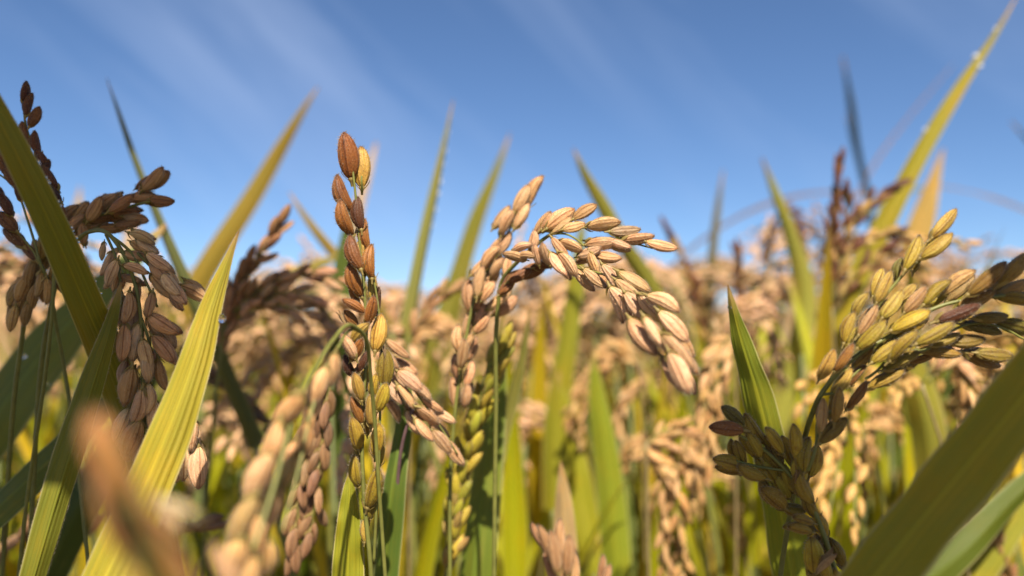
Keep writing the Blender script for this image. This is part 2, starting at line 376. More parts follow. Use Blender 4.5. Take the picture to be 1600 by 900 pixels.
# ------------------------------------------------------------------ leaf blade
def blade_data(p, wd, nrm_ref, roll=0., fold=.18, nx=9, flute=0., k0=0, bristle=0, seed=0, twist=0., wave=0.):
    """p (n,3) base to tip, wd (n) widths, nrm_ref (n,3) the way the blade faces"""
    n = len(p); T = frames(p); V = []; F = []; UV = []; E = [[], []]
    r = np.random.default_rng(seed); ph = r.uniform(0, 6)
    for i in range(n):
        t = T[i]; W = np.cross(t, nrm_ref[i]); W /= np.linalg.norm(W) + 1e-9; nn = np.cross(W, t)
        a = roll + twist * (i / (n - 1) - .5); W2 = W * math.cos(a) + nn * math.sin(a); n2 = np.cross(W2, t)
        for k in range(nx):
            u = k / (nx - 1); s = u - .5; w = wd[i]
            h = fold * abs(s) * w * 2 + math.cos(u * math.pi * 2 * 8 + 1.7 * math.sin(u * 9 + ph) + .6 * math.sin(i * .11)) * (.55 + .45 * math.sin(u * 14 + ph * 2)) * min(1, w / .006) * flute * .00011 + wave * w * math.sin(i * .35 + ph) * s
            q = p[i] + W2 * s * w * (1 - .15 * fold) - n2 * h
            V.append(q); UV.append((u, i / (n - 1)))
            if k == 0: E[0].append(q)
            if k == nx - 1: E[1].append(q)
    for i in range(n - 1):
        for k in range(nx - 1):
            F.append((k0 + i * nx + k, k0 + i * nx + k + 1, k0 + (i + 1) * nx + k + 1, k0 + (i + 1) * nx + k))
    MI = [0] * len(F)
    if bristle:
        for e, sgn in ((E[0], -1), (E[1], 1)):
            e = np.array(e); ts = np.sort(r.uniform(0, .97, bristle))
            for tt in ts:
                x = tt * (n - 1); i = int(x); q = e[i] + (e[min(i + 1, n - 1)] - e[i]) * (x - i)
                W = np.cross(T[i], nrm_ref[i]); W /= np.linalg.norm(W)
                d = W * sgn + T[i] * r.uniform(.3, 1.3) + nrm_ref[i] * r.normal(0, .4); d /= np.linalg.norm(d)
                l = r.uniform(.00012, .00042); b = k0 + len(V)
                V += [q - T[i] * .00003, q + T[i] * .00003, q + d * l]; UV += [(0, tt)] * 3; F.append((b, b + 1, b + 2)); MI.append(1)
    return V, F, UV, MI, E
BLADES = {}
def leaf(key, label, pts, col, roll=0., fold=.18, hero=False, base=None, twist=0., group=None, stem_r=.0016, name='rice_leaf', bristle=None, wave=0., flute=1.):
    """pts base to tip: (x, y, distance, width) of the blade's middle; a sheathed stem carries it down to the ground"""
    n = 90 if hero else 44
    rk = random.Random(key); twist = twist or rk.uniform(-.9, .9) * (.5 if hero else 1); wave = wave or rk.uniform(.03, .14)
    q = catmull([(*P(x, y, d), w * d / FPX) for x, y, d, w in pts], n)
    p, wd = q[:, :3], np.maximum(q[:, 3], .00008)
    view = np.array([(Vector(a) - CAM).normalized() for a in p])
    b = Vector(p[0]); g = Vector(base) if base else Vector((b.x + .012, b.y + .012, 0)); g.z = 0
    root = empty(name, g, label, 'rice leaf', group)
    V, F, UV, MI, E = blade_data(p - np.array(g), wd, -view, roll, fold, 41 if hero else 9, (flute if hero else 0), 0, (bristle if bristle is not None else (420 if hero else 0)), hash(key) % 999 if False else len(BLADES), twist, wave)
    link('blade', mesh('blade', V, F, [M_LEAF, M_FUZZ], UV, MI), root, color=[q * ALB for q in col])
    lo = b - g
    tv = Vector(p[2] - p[0]).normalized()
    pts3 = [Vector((0, 0, -.01)), Vector((lo.x * .15, lo.y * .15, lo.z * .4)), lo - tv * .03 - Vector((0, 0, .01)), lo + tv * .0008]
    V, F = tube_data(pts3, stem_r * 1.3, stem_r * .8, 8); link('stem', mesh('stem', V, F, [M_STEM]), root)
    BLADES[key] = (root, np.array(E[0]) + np.array(g), np.array(E[1]) + np.array(g), p)
    return root
DROP = None
def dew(p, r, label, group='dew drops on the leaves', sq=.85, glinting=False):
    global DROP
    if DROP is None:
        V = []; F = []; ns, nr = 16, 10
        for i in range(nr + 1):
            a = math.pi * i / nr
            for k in range(ns):
                b = 2 * math.pi * k / ns; rr = math.sin(a) * (1 + .08 * math.cos(a)); V.append((rr * math.cos(b), rr * math.sin(b), -math.cos(a) * .95))
        for i in range(nr):
            for k in range(ns): F.append((i * ns + k, i * ns + (k + 1) % ns, (i + 1) * ns + (k + 1) % ns, (i + 1) * ns + k))
        DROP = mesh('dew_drop', V, F, [M_DEW])
    o = link('dew_drop', DROP, loc=p)
    if glinting: o.material_slots[0].link = 'OBJECT'; o.material_slots[0].material = M_DEW_GLINT
    o.scale = (r, r, r * sq)
    return tag(o, label, 'dew drop', group)

# ================================================================== SETTING
def ground():
    n = 60; V = []; F = []
    xs = np.concatenate([-np.geomspace(400, .05, n // 2), np.geomspace(.05, 400, n // 2)])
    for y in xs:
        for x in xs: V.append((x, y, .006 * math.sin(x * 9) * math.cos(y * 7) if abs(x) < 3 and abs(y) < 3 else 0))
    for i in range(n - 1):
        for k in range(n - 1): F.append((i * n + k, i * n + k + 1, (i + 1) * n + k + 1, (i + 1) * n + k))
    m, t = newmat('paddy_soil'); o = N(t, 'ShaderNodeOutputMaterial'); tc = N(t, 'ShaderNodeTexCoord'); p = N(t, 'ShaderNodeBsdfPrincipled')
    a = noise(t, tc.outputs['Object'], 14, 6); c = mixc(t, mrange(t, a, .3, .7, 0, 1), (.075, .052, .032), (.16, .12, .07)); t.links.new(c, p.inputs['Base Color']); p.inputs['Roughness'].default_value = .85
    b = N(t, 'ShaderNodeBump'); b.inputs['Distance'].default_value = .02; t.links.new(noise(t, tc.outputs['Object'], 45, 5), b.inputs['Height']); t.links.new(b.outputs[0], p.inputs['Normal']); t.links.new(p.outputs[0], o.inputs[0])
    tag(link('ground', mesh('ground', V, F, [m])), None, None, kind='structure')
ground()

# ------------------------------------------------------------------ rice plants of the field behind
def low_grain(rings=5, seg=6):
    V = []; F = []; UV = []
    for i in range(rings):
        t = i / (rings - 1); r = [.05, .2, .235, .17, .02][i]
        for k in range(seg): a = 2 * math.pi * k / seg; V.append((r * math.cos(a), r * .75 * math.sin(a), t - .5)); UV.append((k / seg, t))
    for i in range(rings - 1):
        for k in range(seg): F.append((i * seg + k, i * seg + (k + 1) % seg, (i + 1) * seg + (k + 1) % seg, (i + 1) * seg + k))
    return np.array(V), np.array(F), UV
LGV, LGF, LGUV = low_grain()
TGV, TGF = np.array([(0, 0, -.5), (.22, 0, 0), (-.11, .19, 0), (-.11, -.19, 0), (0, 0, .5)]), np.array([(0, 1, 2), (0, 2, 3), (0, 3, 1), (4, 2, 1), (4, 3, 2), (4, 1, 3)])
def panicle_data(r, top, az, droop, length, ng, tiny=False):
    """nodding ear from the stem top: grains packed on a drooping stalk with side branches"""
    V = []; F = []; UV = []; MI = []; a = np.array([math.cos(az), math.sin(az), 0]); up = np.array([0, 0, 1.])
    ax = []; p = np.array(top, float); ang = rad(r.uniform(60, 80)); st = length / 14; end = -rad(r.uniform(40, 88)) * min(1, droop)
    for i in range(15):
        ax.append(p.copy()); q = i / 14; an = ang + (end - ang) * (q * q * (3 - 2 * q)) ** .75
        p = p + (a * math.cos(an) + up * math.sin(an)) * st
    ax = np.array(ax); br = [ax]; nb = 4 if tiny else 8
    for b in range(nb):
        i = 2 + b; s = ax[i]; t = ax[i + 1] - ax[i]; t /= np.linalg.norm(t)
        side = np.cross(t, r.normal(0, 1, 3)); side /= np.linalg.norm(side)
        q = [s]; d = t * .95 + side * .26
        for k in range(6):
            q.append(q[-1] + d / np.linalg.norm(d) * length * .068); d = d / np.linalg.norm(d) + np.array([a[0] * .03, a[1] * .03, -.17])
        br.append(np.array(q))
    gv, gf = (TGV, TGF) if tiny else (LGV, LGF)
    for bi, q in enumerate(br):
        if not tiny:
            v, f = tube_data(q, .0006 if bi else .0009, .0003, 4, len(q) + 3, len(V)); V += v; F += f; UV += [(.5, .3)] * len(v); MI += [1] * len(f)
        T = frames(q); m = int(ng * (.22 if bi == 0 else .78 / nb))
        for i in range(m):
            x = ((.45 if bi == 0 else .08) + (.55 if bi == 0 else .92) * (i + r.uniform(0, .9)) / m) * (len(q) - 1.01); j = int(x); pp = q[j] + (q[min(j + 1, len(q) - 1)] - q[j]) * (x - j); t = T[j]
            d = t + r.normal(0, .24, 3); d /= np.linalg.norm(d); xa = np.cross(d, r.normal(0, 1, 3)); xa /= np.linalg.norm(xa); ya = np.cross(d, xa)
            L_ = .0080 * r.uniform(.85, 1.12); R = np.array([xa, ya, d]); off = np.cross(t, r.normal(0, 1, 3)) * .0011
            k0 = len(V); V += list((gv * L_) @ R + pp + off + d * L_ * .3); F += [tuple(f + k0) for f in gf]; UV += (LGUV if not tiny else [(.5, .5)] * 5); MI += [0] * len(gf)
    return V, F, UV, MI
def leaf_curve(r, s, az, length, lean, curl, n=12):
    a = np.array([math.cos(az), math.sin(az), 0]); p = np.array(s, float); ang = rad(90) - lean; out = [p.copy()]
    for i in range(n - 1):
        p = p + (a * math.cos(ang) + np.array([0, 0, 1]) * math.sin(ang)) * length / (n - 1); ang -= curl / (n - 1) * (2 * i / n); out.append(p.copy())
    return np.array(out), a
def plant_parts(seed, tiny=False, tillers=7, near=False):
    """list of (name, V, F, UV, material)"""
    r = np.random.default_rng(seed); parts = []
    for k in range(tillers):
        az = 2 * math.pi * k / tillers + r.uniform(-.5, .5); rr = r.uniform(.008, .03); b = np.array([rr * math.cos(az), rr * math.sin(az), -.01])
        lean = r.uniform(.03, .16) * (.45 if near else 1); top = np.array([b[0] + math.cos(az) * lean * .75, b[1] + math.sin(az) * lean * .75, r.uniform(.75, .825) if near else r.uniform(.79, .86)])
        mid = b * .5 + top * .5 - np.array([math.cos(az), math.sin(az), 0]) * lean * .12
        if r.uniform() < (.52 if near else .62):
            V, F, UV, mi = panicle_data(r, top, az + r.uniform(-1.2, 1.2), r.uniform(.75, 1.1), r.uniform(.15, .20), 34 if tiny else 120, tiny)
            parts.append(('panicle', V, F, UV, (BG_GRAIN[r.integers(0, 3)], mi)))
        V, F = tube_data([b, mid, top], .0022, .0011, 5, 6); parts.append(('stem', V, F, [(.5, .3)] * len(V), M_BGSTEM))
        for j in range(2 if tiny else 5):
            h = [.70, .58, .46, .63, .50][j] * r.uniform(.92, 1.04); s = b + (top - b) * h / top[2]; la = az + r.uniform(-1.6, 1.6); nk = .55 if near else 1.
            ln = [.19, .27, .34, .22, .30][j] * r.uniform(.8, 1.15) * (.8 if near else 1)
            q, a = leaf_curve(r, s, la, ln, nk * (r.uniform(.2, .7) if j == 0 else r.uniform(.15, .55)), nk * (r.uniform(.1, 1.4) if j == 0 else r.uniform(.3, 1.6)))
            nn = np.cross(np.cross(frames(q), a), frames(q)) if False else np.tile(np.array([-a[0] * .7, -a[1] * .7, .7]), (len(q), 1))
            t = np.linspace(0, 1, len(q)); wd = .0135 * r.uniform(.75, 1.15) * np.minimum(1, .45 + 2.2 * t) * np.minimum(1, ((1 - t) * 1.5) ** .75) + .0001
            V, F, UV, MI, E = blade_data(q, wd, nn, r.uniform(-.5, .5), .2, 3 if tiny else 5, 0, 0, 0, 1, r.uniform(-1.2, 1.2))
            parts.append(('leaf', V, F, UV, BG_LEAF[[0, 0, 1, 1, 1, 1, 2][r.integers(0, 7)] if j else [0, 1, 1, 1, 2][r.integers(0, 5)]]))
    return parts
def joined(parts, name):
    V = []; F = []; UV = []; MI = []; mats = []
    for nm, v, f, uv, m in parts:
        mi = None
        if isinstance(m, tuple):
            m, mi = m
            if M_STEM not in mats: mats.append(M_STEM)
        if m not in mats: mats.append(m)
        k = len(V); V += list(v); F += [tuple(int(q) + k for q in g) for g in f]; UV += list(uv); MI += [mats.index(m)] * len(f) if mi is None else [mats.index(M_STEM if q else m) for q in mi]
    return V, F, UV, MI, mats
protos = []
for s in range(7):
    protos.append([(nm, mesh(nm, V, F, [m[0], M_STEM] if isinstance(m, tuple) else [m], UV, m[1] if isinstance(m, tuple) else None)) for nm, V, F, UV, m in plant_parts(100 + s)])
close = []
for s in range(6):
    close.append([(nm, mesh(nm, V, F, [m[0], M_STEM] if isinstance(m, tuple) else [m], UV, m[1] if isinstance(m, tuple) else None)) for nm, V, F, UV, m in plant_parts(400 + s, False, 6, True)])
whole = []
for s in range(5):
    V, F, UV, MI, mats = joined(plant_parts(200 + s), 'rice_plant'); whole.append(mesh('rice_plant', V, F, mats, UV, MI))
FIELD_LABEL = 'blurred golden rice plant among the ripe plants filling the field behind'
FIELD_GROUP = 'rice plants of the field behind'
pr = random.Random(5); spots = []
y = .40
while len(spots) < 292:
    hw = .66 * y + .18; nrow = max(3, int(2 * hw / (.12 if y < 1.3 else .16)))
    for k in range(nrow):
        x = -hw + 2 * hw * (k + .5) / nrow + pr.uniform(-.05, .05); spots.append((x, y + pr.uniform(-.05, .05)))
    y += .13 if y < 1.1 else .18
spots = spots[:292]
for i, (x, y) in enumerate(spots):
    g = (x, y, 0); rz = pr.uniform(0, 6.28)
    sk = float(np.interp(800 + x / y * FPX, [0, 150, 300, 420, 500, 600, 700, 780, 850, 900, 980, 1080, 1150, 1300, 1420, 1600], [475, 470, 475, 470, 465, 455, 475, 505, 525, 505, 470, 425, 405, 410, 430, 450])) + pr.uniform(-12, 45)
    sc = (CAM.z + (535 - sk) / FPX * y) / (.845 if y < .66 else .885)
    sc = min(1.09, max(.9, sc)) if y < 1.25 else pr.uniform(.95, 1.01)
    if y < 1.75:
        t = empty('rice_plant', g, FIELD_LABEL, 'rice plant', FIELD_GROUP)
        for nm, me in pr.choice(close if y < .66 else protos): link(nm, me, t)
    else:
        t = link('rice_plant', pr.choice(whole), loc=g); tag(t, FIELD_LABEL, 'rice plant', FIELD_GROUP)
    t.rotation_euler = (0, 0, rz); t.scale = (sc, sc, sc)
Y_END = max(s[1] for s in spots)
# the rest of the paddy, out to the bank of trees: one mass nobody could count
tiny = [joined(plant_parts(300 + s, True, 4), 'x') for s in range(3)]
mats = [M_STEM, M_BGSTEM] + BG_LEAF + BG_GRAIN; V = []; F = []; UV = []; MI = []
yy = Y_END + .2; cnt = 0
while yy < 45:
    hw = .66 * yy + .3; step = .22 * (1 + yy * .12); nrow = int(2 * hw / step)
    for k in range(nrow):
        v, f, uv, mi, mm = tiny[pr.randrange(3)]; a = pr.uniform(0, 6.28); ca, sa = math.cos(a), math.sin(a); sc = pr.uniform(.96, 1.08)
        arr = np.array(v); R = np.array([[ca, sa, 0], [-sa, ca, 0], [0, 0, 1]]); arr = arr @ R * sc + np.array([-hw + 2 * hw * (k + .5) / nrow + pr.uniform(-.08, .08), yy + pr.uniform(-.1, .1), 0])
        keep = [j for j, g in enumerate(f) if True]
        k0 = len(V); V += list(arr); F += [tuple(q + k0 for q in f[j]) for j in keep]; UV += uv; MI += [mats.index(mm[mi[j]]) for j in keep]; cnt += 1
    yy += step * 1.6
tag(link('rice_field', mesh('rice_field', V, F, mats, UV, MI)), 'ripe rice standing to the far edge of the paddy', 'rice field', kind='stuff')
print('far plants', cnt, 'faces', len(F))
# far bank of low trees
V = []; F = []
for i in range(9000):
    x = pr.uniform(-75, 75); hmax = 2.6 + 1.5 * math.sin(x * .13) + 1.0 * math.sin(x * .31 + 2) + .7 * math.sin(x * .9)
    z = pr.uniform(.1, 1) ** .7 * max(1.2, hmax); c = Vector((x, 78 + pr.uniform(-2, 2), z)); k0 = len(V)
    A = Vector((pr.gauss(0, 1), pr.gauss(0, 1), pr.gauss(0, 1))).normalized() * pr.uniform(.15, .4); B = A.orthogonal().normalized() * pr.uniform(.15, .4)
    V += [c - A, c + B, c + A, c - B]; F.append((k0, k0 + 1, k0 + 2, k0 + 3))
tag(link('far_trees', mesh('far_trees', V, F, [plain_mat('far_foliage', (.06, .09, .025), .7, .2, .8)])), 'dark green bank of trees far off at the edge of the field', 'trees', kind='stuff')
# ================================================================== LEAF BLADES IN VIEW (points base to tip)
YEL = (.50, .43, .05); LIM = (.33, .36, .03); GRN = (.17, .22, .022); DKG = (.17, .22, .05); OLV = (.28, .24, .03); BRN = (.34, .23, .06); PAL = (.62, .45, .28); BLU = (.10, .13, .12)
leaf('edge', 'dark olive leaf with dew beads along its upper edge, crossing the left ears', [(285, 1000, .205, 34), (255, 850, .203, 44), (225, 720, .198, 56), (185, 600, .186, 57), (133, 475, .164, 52), (72, 335, .150, 48), (8, 205, .143, 40), (-60, 80, .14, 28), (-120, -20, .14, 3)], (.25, .24, .024), .1, .15, True, wave=.1)
leaf('edge_low', 'narrow dark green leaf rising from the lower left corner to meet the dew-edged leaf', [(25, 1000, .158, 36), (62, 870, .160, 42), (100, 740, .163, 46), (142, 610, .166, 40), (176, 500, .168, 20), (190, 440, .17, 3)], (.24, .25, .03), -.2, .25, True)
leaf('gold', 'bright yellow-green ribbed leaf with a pointed brown tip, in front of the hanging ear', [(95, 1020, .142, 88), (165, 900, .145, 90), (222, 770, .149, 78), (268, 660, .152, 67), (304, 560, .155, 52), (328, 480, .158, 36), (352, 415, .160, 17), (373, 360, .161, 1.5)], YEL, .25, .22, True, twist=-.3, flute=2.3)
leaf('broad', 'broad dark green leaf behind the left ears, beaded with dew drops', [(-60, 720, .25, 84), (0, 640, .25, 92), (60, 560, .255, 84), (130, 480, .26, 58), (200, 410, .27, 36), (260, 350, .28, 4)], DKG, .4, .1)
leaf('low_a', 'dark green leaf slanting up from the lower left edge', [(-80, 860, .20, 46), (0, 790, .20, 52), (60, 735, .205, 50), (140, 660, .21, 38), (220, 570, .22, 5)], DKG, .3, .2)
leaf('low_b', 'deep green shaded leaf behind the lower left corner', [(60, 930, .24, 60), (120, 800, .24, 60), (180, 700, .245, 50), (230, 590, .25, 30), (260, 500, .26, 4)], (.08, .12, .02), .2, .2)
leaf('greyblade', 'thin grey-green leaf slanting up left to a fine tip against the sky', [(400, 700, .29, 30), (340, 560, .285, 28), (282, 430, .28, 22), (240, 330, .28, 17), (205, 240, .28, 12), (180, 165, .28, 7), (166, 122, .28, 1.5)], (.13, .15, .05), .6, .3)
leaf('tanblade', 'tall olive leaf slanting up right between the yellow-green leaf and the upright ear', [(210, 620, .45, 36), (275, 500, .45, 38), (330, 405, .45, 36), (395, 305, .45, 30), (445, 220, .45, 19), (478, 165, .45, 9), (497, 136, .45, 2)], (.34, .25, .04), .2, .15)
leaf('left_short', 'short olive leaf pointing up left behind the upright ear', [(610, 520, .37, 20), (560, 440, .37, 22), (520, 395, .37, 18), (485, 350, .37, 12), (452, 300, .37, 2)], (.30, .22, .04), .2, .2)
leaf('left_cross', 'olive leaf crossing low behind the brown drooping ear left of the upright ear', [(240, 590, .34, 28), (330, 525, .34, 32), (420, 450, .35, 28), (490, 415, .36, 18), (545, 395, .37, 3)], (.28, .24, .04), .2, .2)
leaf('behind_ear', 'dark green leaf standing straight behind the upright ear', [(520, 720, .36, 40), (525, 560, .36, 40), (532, 450, .36, 36), (540, 380, .36, 24), (548, 320, .36, 2)], (.10, .16, .03), .3, .2)
leaf('pink_tip', 'pale pinkish leaf tip showing behind the top of the upright ear', [(545, 420, .50, 18), (562, 320, .50, 18), (575, 270, .50, 14), (588, 222, .50, 4)], (.75, .58, .50), 0, .1)
leaf('drop_blade', 'slim light green leaf with bright dew drops down its right edge', [(640, 760, .34, 34), (632, 600, .34, 32), (645, 500, .34, 29), (662, 400, .34, 24), (682, 300, .34, 18), (698, 215, .34, 9), (709, 155, .34, 1.5)], (.30, .31, .09), -.5, .5)
leaf('slant', 'olive green leaf slanting up right to a pale tip left of the arching ear', [(650, 640, .46, 40), (690, 520, .46, 42), (718, 420, .46, 32), (745, 335, .46, 25), (772, 270, .46, 16), (797, 208, .46, 2)], (.26, .26, .04), .3, .25)
leaf('cross_arch', 'olive leaf pointing up left behind the top of the arching ear', [(1060, 560, .38, 26), (1020, 455, .38, 28), (975, 385, .38, 27), (940, 320, .38, 23), (912, 270, .38, 14), (896, 232, .38, 2)], (.27, .26, .035), .3, .2)
leaf('under_arch', 'upright yellow-green leaf seen under the curve of the arching ear', [(865, 800, .42, 40), (868, 660, .42, 40), (885, 540, .42, 34), (898, 450, .42, 28), (906, 380, .42, 17), (912, 330, .42, 2)], (.33, .33, .03), .2, .2)
leaf('lit_a', 'sunlit lime green leaf standing below the arching ear', [(965, 960, .36, 50), (958, 820, .36, 48), (945, 700, .36, 40), (932, 610, .36, 25), (926, 545, .36, 3)], (.30, .36, .03), .1, .15)
leaf('lit_b', 'yellow-green leaf with shaded base behind the small pale grains at the bottom', [(930, 900, .42, 48), (905, 760, .42, 48), (885, 660, .42, 34), (872, 580, .42, 4)], (.38, .38, .03), -.1, .15)
leaf('straw_tip', 'small straw coloured leaf tip rising above the pale grains at the bottom edge', [(880, 960, .25, 44), (882, 860, .25, 40), (880, 780, .25, 26), (876, 720, .25, 2)], (.60, .42, .22), .1, .2)
leaf('grey_right', 'narrow grey-green leaf tip standing alone over the brown ears right of the arching ear', [(1095, 640, .55, 20), (1105, 500, .55, 19), (1112, 400, .55, 16), (1120, 330, .55, 11), (1130, 265, .55, 2)], (.20, .18, .10), .3, .2)
leaf('pale_right', 'pale green leaf with a whitish tip rising left of the dark upright ear', [(1200, 700, .48, 36), (1240, 570, .48, 36), (1258, 470, .48, 34), (1235, 370, .48, 24), (1210, 300, .48, 14), (1190, 247, .48, 3)], (.40, .40, .08), .2, .2)
leaf('tall_right', 'tall golden leaf with dew drops reaching the top right corner', [(1290, 560, .385, 34), (1340, 430, .385, 35), (1385, 340, .385, 33), (1440, 235, .385, 27), (1500, 135, .385, 19), (1550, 60, .385, 10), (1590, -8, .385, 2)], (.38, .33, .018), .25, .2)
leaf('orange_right', 'blurred pale orange leaf tip right of the tall golden leaf', [(1400, 520, .60, 50), (1425, 400, .60, 46), (1445, 330, .60, 34), (1460, 280, .60, 18), (1474, 232, .60, 3)], (.60, .40, .12), .1, .1)
leaf('blue_a', 'very blurred dark thin blade against the sky at the upper right', [(1370, 420, .80, 12), (1352, 300, .80, 14), (1338, 230, .80, 14), (1325, 150, .80, 14), (1316, 88, .80, 4)], (.035, .06, .07), .9, .2)
leaf('blue_b', 'short faint dark blade beside the very blurred thin blade at the upper right', [(1362, 400, .82, 7), (1345, 280, .82, 7), (1332, 225, .82, 6), (1322, 178, .82, 2)], (.04, .06, .07), .9, .2)
leaf('near_right', 'wide dark green leaf close to the lens, crossing the lower right corner', [(1235, 1050, .128, 96), (1365, 902, .126, 98), (1448, 800, .124, 100), (1535, 695, .122, 100), (1620, 590, .120, 98), (1720, 450, .118, 84), (1820, 300, .118, 4)], (.32, .30, .02), .25, .12, True, bristle=1400)
leaf('sun_right', 'sunlit green leaf with a sharp tip standing between the arching ear and the green ear', [(1250, 1000, .198, 66), (1228, 850, .195, 70), (1202, 710, .19, 60), (1176, 600, .187, 46), (1152, 515, .185, 26), (1137, 445, .184, 1.5)], (.27, .31, .03), .3, .2, True)
leaf('foot', 'bright lime leaf with a blunt tip at the foot of the upright ear', [(538, 1010, .172, 58), (543, 900, .172, 52), (545, 820, .172, 38), (546, 765, .173, 20), (547, 735, .174, 2)], (.36, .37, .03), 0, .12, True)
leaf('ear_right', 'green leaf standing behind the small yellowish ear right of the upright ear', [(728, 1000, .24, 60), (742, 880, .24, 60), (758, 740, .245, 52), (774, 620, .25, 34), (786, 470, .25, 2)], (.18, .24, .03), .3, .25)
leaf('ear_right_thin', 'thin brownish green leaf slanting behind the small yellowish ear', [(762, 800, .27, 24), (780, 690, .27, 24), (800, 610, .27, 22), (816, 550, .27, 14), (828, 478, .27, 2)], (.22, .22, .05), .5, .4)
leaf('stem_side', 'dark green leaf folded along the right side of the upright ear', [(590, 1000, .20, 46), (600, 880, .20, 46), (612, 760, .20, 40), (628, 660, .205, 30), (640, 560, .21, 3)], (.12, .19, .03), .4, .3)
leaf('right_mid', 'light yellow-green leaf standing behind the green ear on the right', [(1470, 830, .33, 60), (1455, 720, .33, 60), (1440, 630, .33, 52), (1420, 560, .33, 36), (1405, 480, .33, 4)], (.38, .37, .06), .2, .15)
leaf('right_low', 'green leaf slanting up to the right edge behind the wide dark leaf', [(1380, 960, .26, 60), (1500, 865, .26, 50), (1580, 785, .265, 42), (1650, 715, .27, 26), (1720, 600, .27, 4)], (.12, .16, .012), -.5, .2)
leaf('right_low_b', 'yellow-green leaf slanting below the wide dark leaf at the right edge', [(1450, 990, .30, 50), (1520, 900, .30, 54), (1570, 830, .30, 44), (1640, 740, .30, 4)], (.36, .36, .04), .2, .2)
for i, (pts, c, lb) in enumerate([
    ([(1000, 470, .75, 8), (1110, 365, .75, 9), (1200, 318, .75, 10), (1290, 300, .75, 9), (1370, 310, .75, 3)], (.16, .12, .16), 'faint thin blade arching low across the sky behind the dark upright ear'),
    ([(1320, 340, .8, 6), (1370, 250, .8, 6), (1430, 170, .8, 6), (1490, 100, .8, 3)], (.3, .22, .28), 'very faint thin blade slanting across the sky left of the tall golden leaf'),
    ([(1470, 290, .75, 7), (1540, 305, .75, 8), (1610, 332, .75, 8), (1700, 400, .75, 3)], (.2, .16, .22), 'faint thin blade reaching the right edge under the top right corner'),
    ([(1700, 330, .7, 12), (1640, 260, .7, 12), (1580, 190, .7, 3)], (.06, .08, .14), 'blurred dark tip entering from the right edge'),
    ([(1240, 480, .8, 6), (1290, 440, .8, 6), (1380, 400, .8, 6), (1420, 395, .8, 2)], (.3, .22, .28), 'faint thin blade low in the sky between the brown ears')]):
    leaf('faint%d' % i, lb, pts, c, .9, .1)
for i, (x, y, d, w, c, lb) in enumerate([(125, 290, .6, 34, PAL, 'blurred pale leaf tip between the dark ears at the left'), (212, 300, .62, 30, (.7, .52, .4), 'blurred pink leaf tip above the left ear'), (1260, 365, .6, 40, (.7, .55, .4), 'blurred pale tip beside the pale green leaf on the right'), (8, 375, .5, 40, PAL, 'blurred pale leaf tip at the left edge')]):
    leaf('tip%d' % i, lb, [(x - 25, y + 260, d, w), (x - 16, y + 130, d, w), (x - 6, y + 50, d, w * .6), (x, y, d, 2)], c, .2, .1)

# added leaves out of view, shaped to cast shade on chosen areas
def shade(key, label, targets, width, s, base, left=True):
    q = catmull([tuple(P(x, y, d) + S * s) for x, y, d in targets], 30)
    g = Vector(base); root = empty('rice_leaf', g, label, 'rice leaf', 'added shading leaves out of view')
    t = np.linspace(0, 1, 30); wd = width * np.minimum(1, ((1 - t) * 7) ** .7) + .0001
    V, F, UV, MI, E = blade_data(q - np.array(g), wd, np.tile(np.array(S), (30, 1)), 0, .1, 9)
    link('blade', mesh('blade', V, F, [M_THIN], UV), root, color=(.66, .54, .32) if left else (.50, .42, .16))
    lo = Vector(q[0]) - g; V, F = tube_data([(0, 0, -.01), (lo.x * .2, lo.y * .2, lo.z * .5), tuple(lo)], .002, .0014, 8); link('stem', mesh('stem', V, F, [M_STEM]), root)
for k, (tg, w_, s_) in enumerate([
    ([(-420, 760, .17), (-150, 640, .17), (60, 550, .17), (200, 490, .17), (322, 440, .17)], .016, .16),
    ([(-420, 640, .17), (-150, 500, .17), (60, 420, .17), (200, 370, .17), (322, 330, .17)], .017, .17),
    ([(-420, 500, .17), (-200, 380, .17), (0, 290, .17), (160, 220, .17), (290, 150, .17)], .018, .18),
    ([(-420, 380, .17), (-200, 240, .17), (0, 150, .17), (110, 80, .17), (190, 20, .17)], .016, .19),
    ([(-420, 900, .17), (-150, 800, .17), (60, 710, .17), (180, 640, .17), (270, 590, .17)], .016, .165),
    ([(-300, 640, .149), (-100, 560, .149), (60, 510, .149), (160, 530, .149), (235, 580, .149)], .018, .15)]):
    shade('sl%d' % k, 'added unseen leaf beside the camera on the left, placed to shade the left ears', tg, w_, s_, (-.2 - .01 * k, -.06, 0))
for k, (tg, w_, s_) in enumerate([
    ([(1900, 330, .13), (1780, 440, .13), (1620, 610, .13), (1480, 800, .13), (1330, 960, .13), (1250, 1060, .13)], .017, .12),
    ([(1900, 560, .125), (1780, 660, .125), (1660, 760, .125), (1520, 900, .125), (1400, 1000, .125)], .017, .10),
    ([(1900, 480, .126), (1650, 700, .126), (1450, 830, .126), (1330, 880, .126), (1200, 1000, .126)], .017, .11),
    ([(1850, 300, .16), (1740, 360, .16), (1640, 415, .16), (1580, 450, .16), (1540, 490, .16), (1500, 540, .16)], .010, .11),
    ([(1900, 700, .163), (1600, 790, .163), (1400, 790, .163), (1240, 750, .163), (1120, 690, .163), (1060, 650, .163)], .016, .135),
    ([(1900, 800, .163), (1600, 900, .163), (1400, 900, .163), (1260, 880, .163), (1140, 840, .163)], .016, .14)]):
    shade('sr%d' % k, 'added unseen leaf on the right, placed to shade the lower right corner', tg, w_, s_, (.2 + .01 * k, -.05, 0), False)

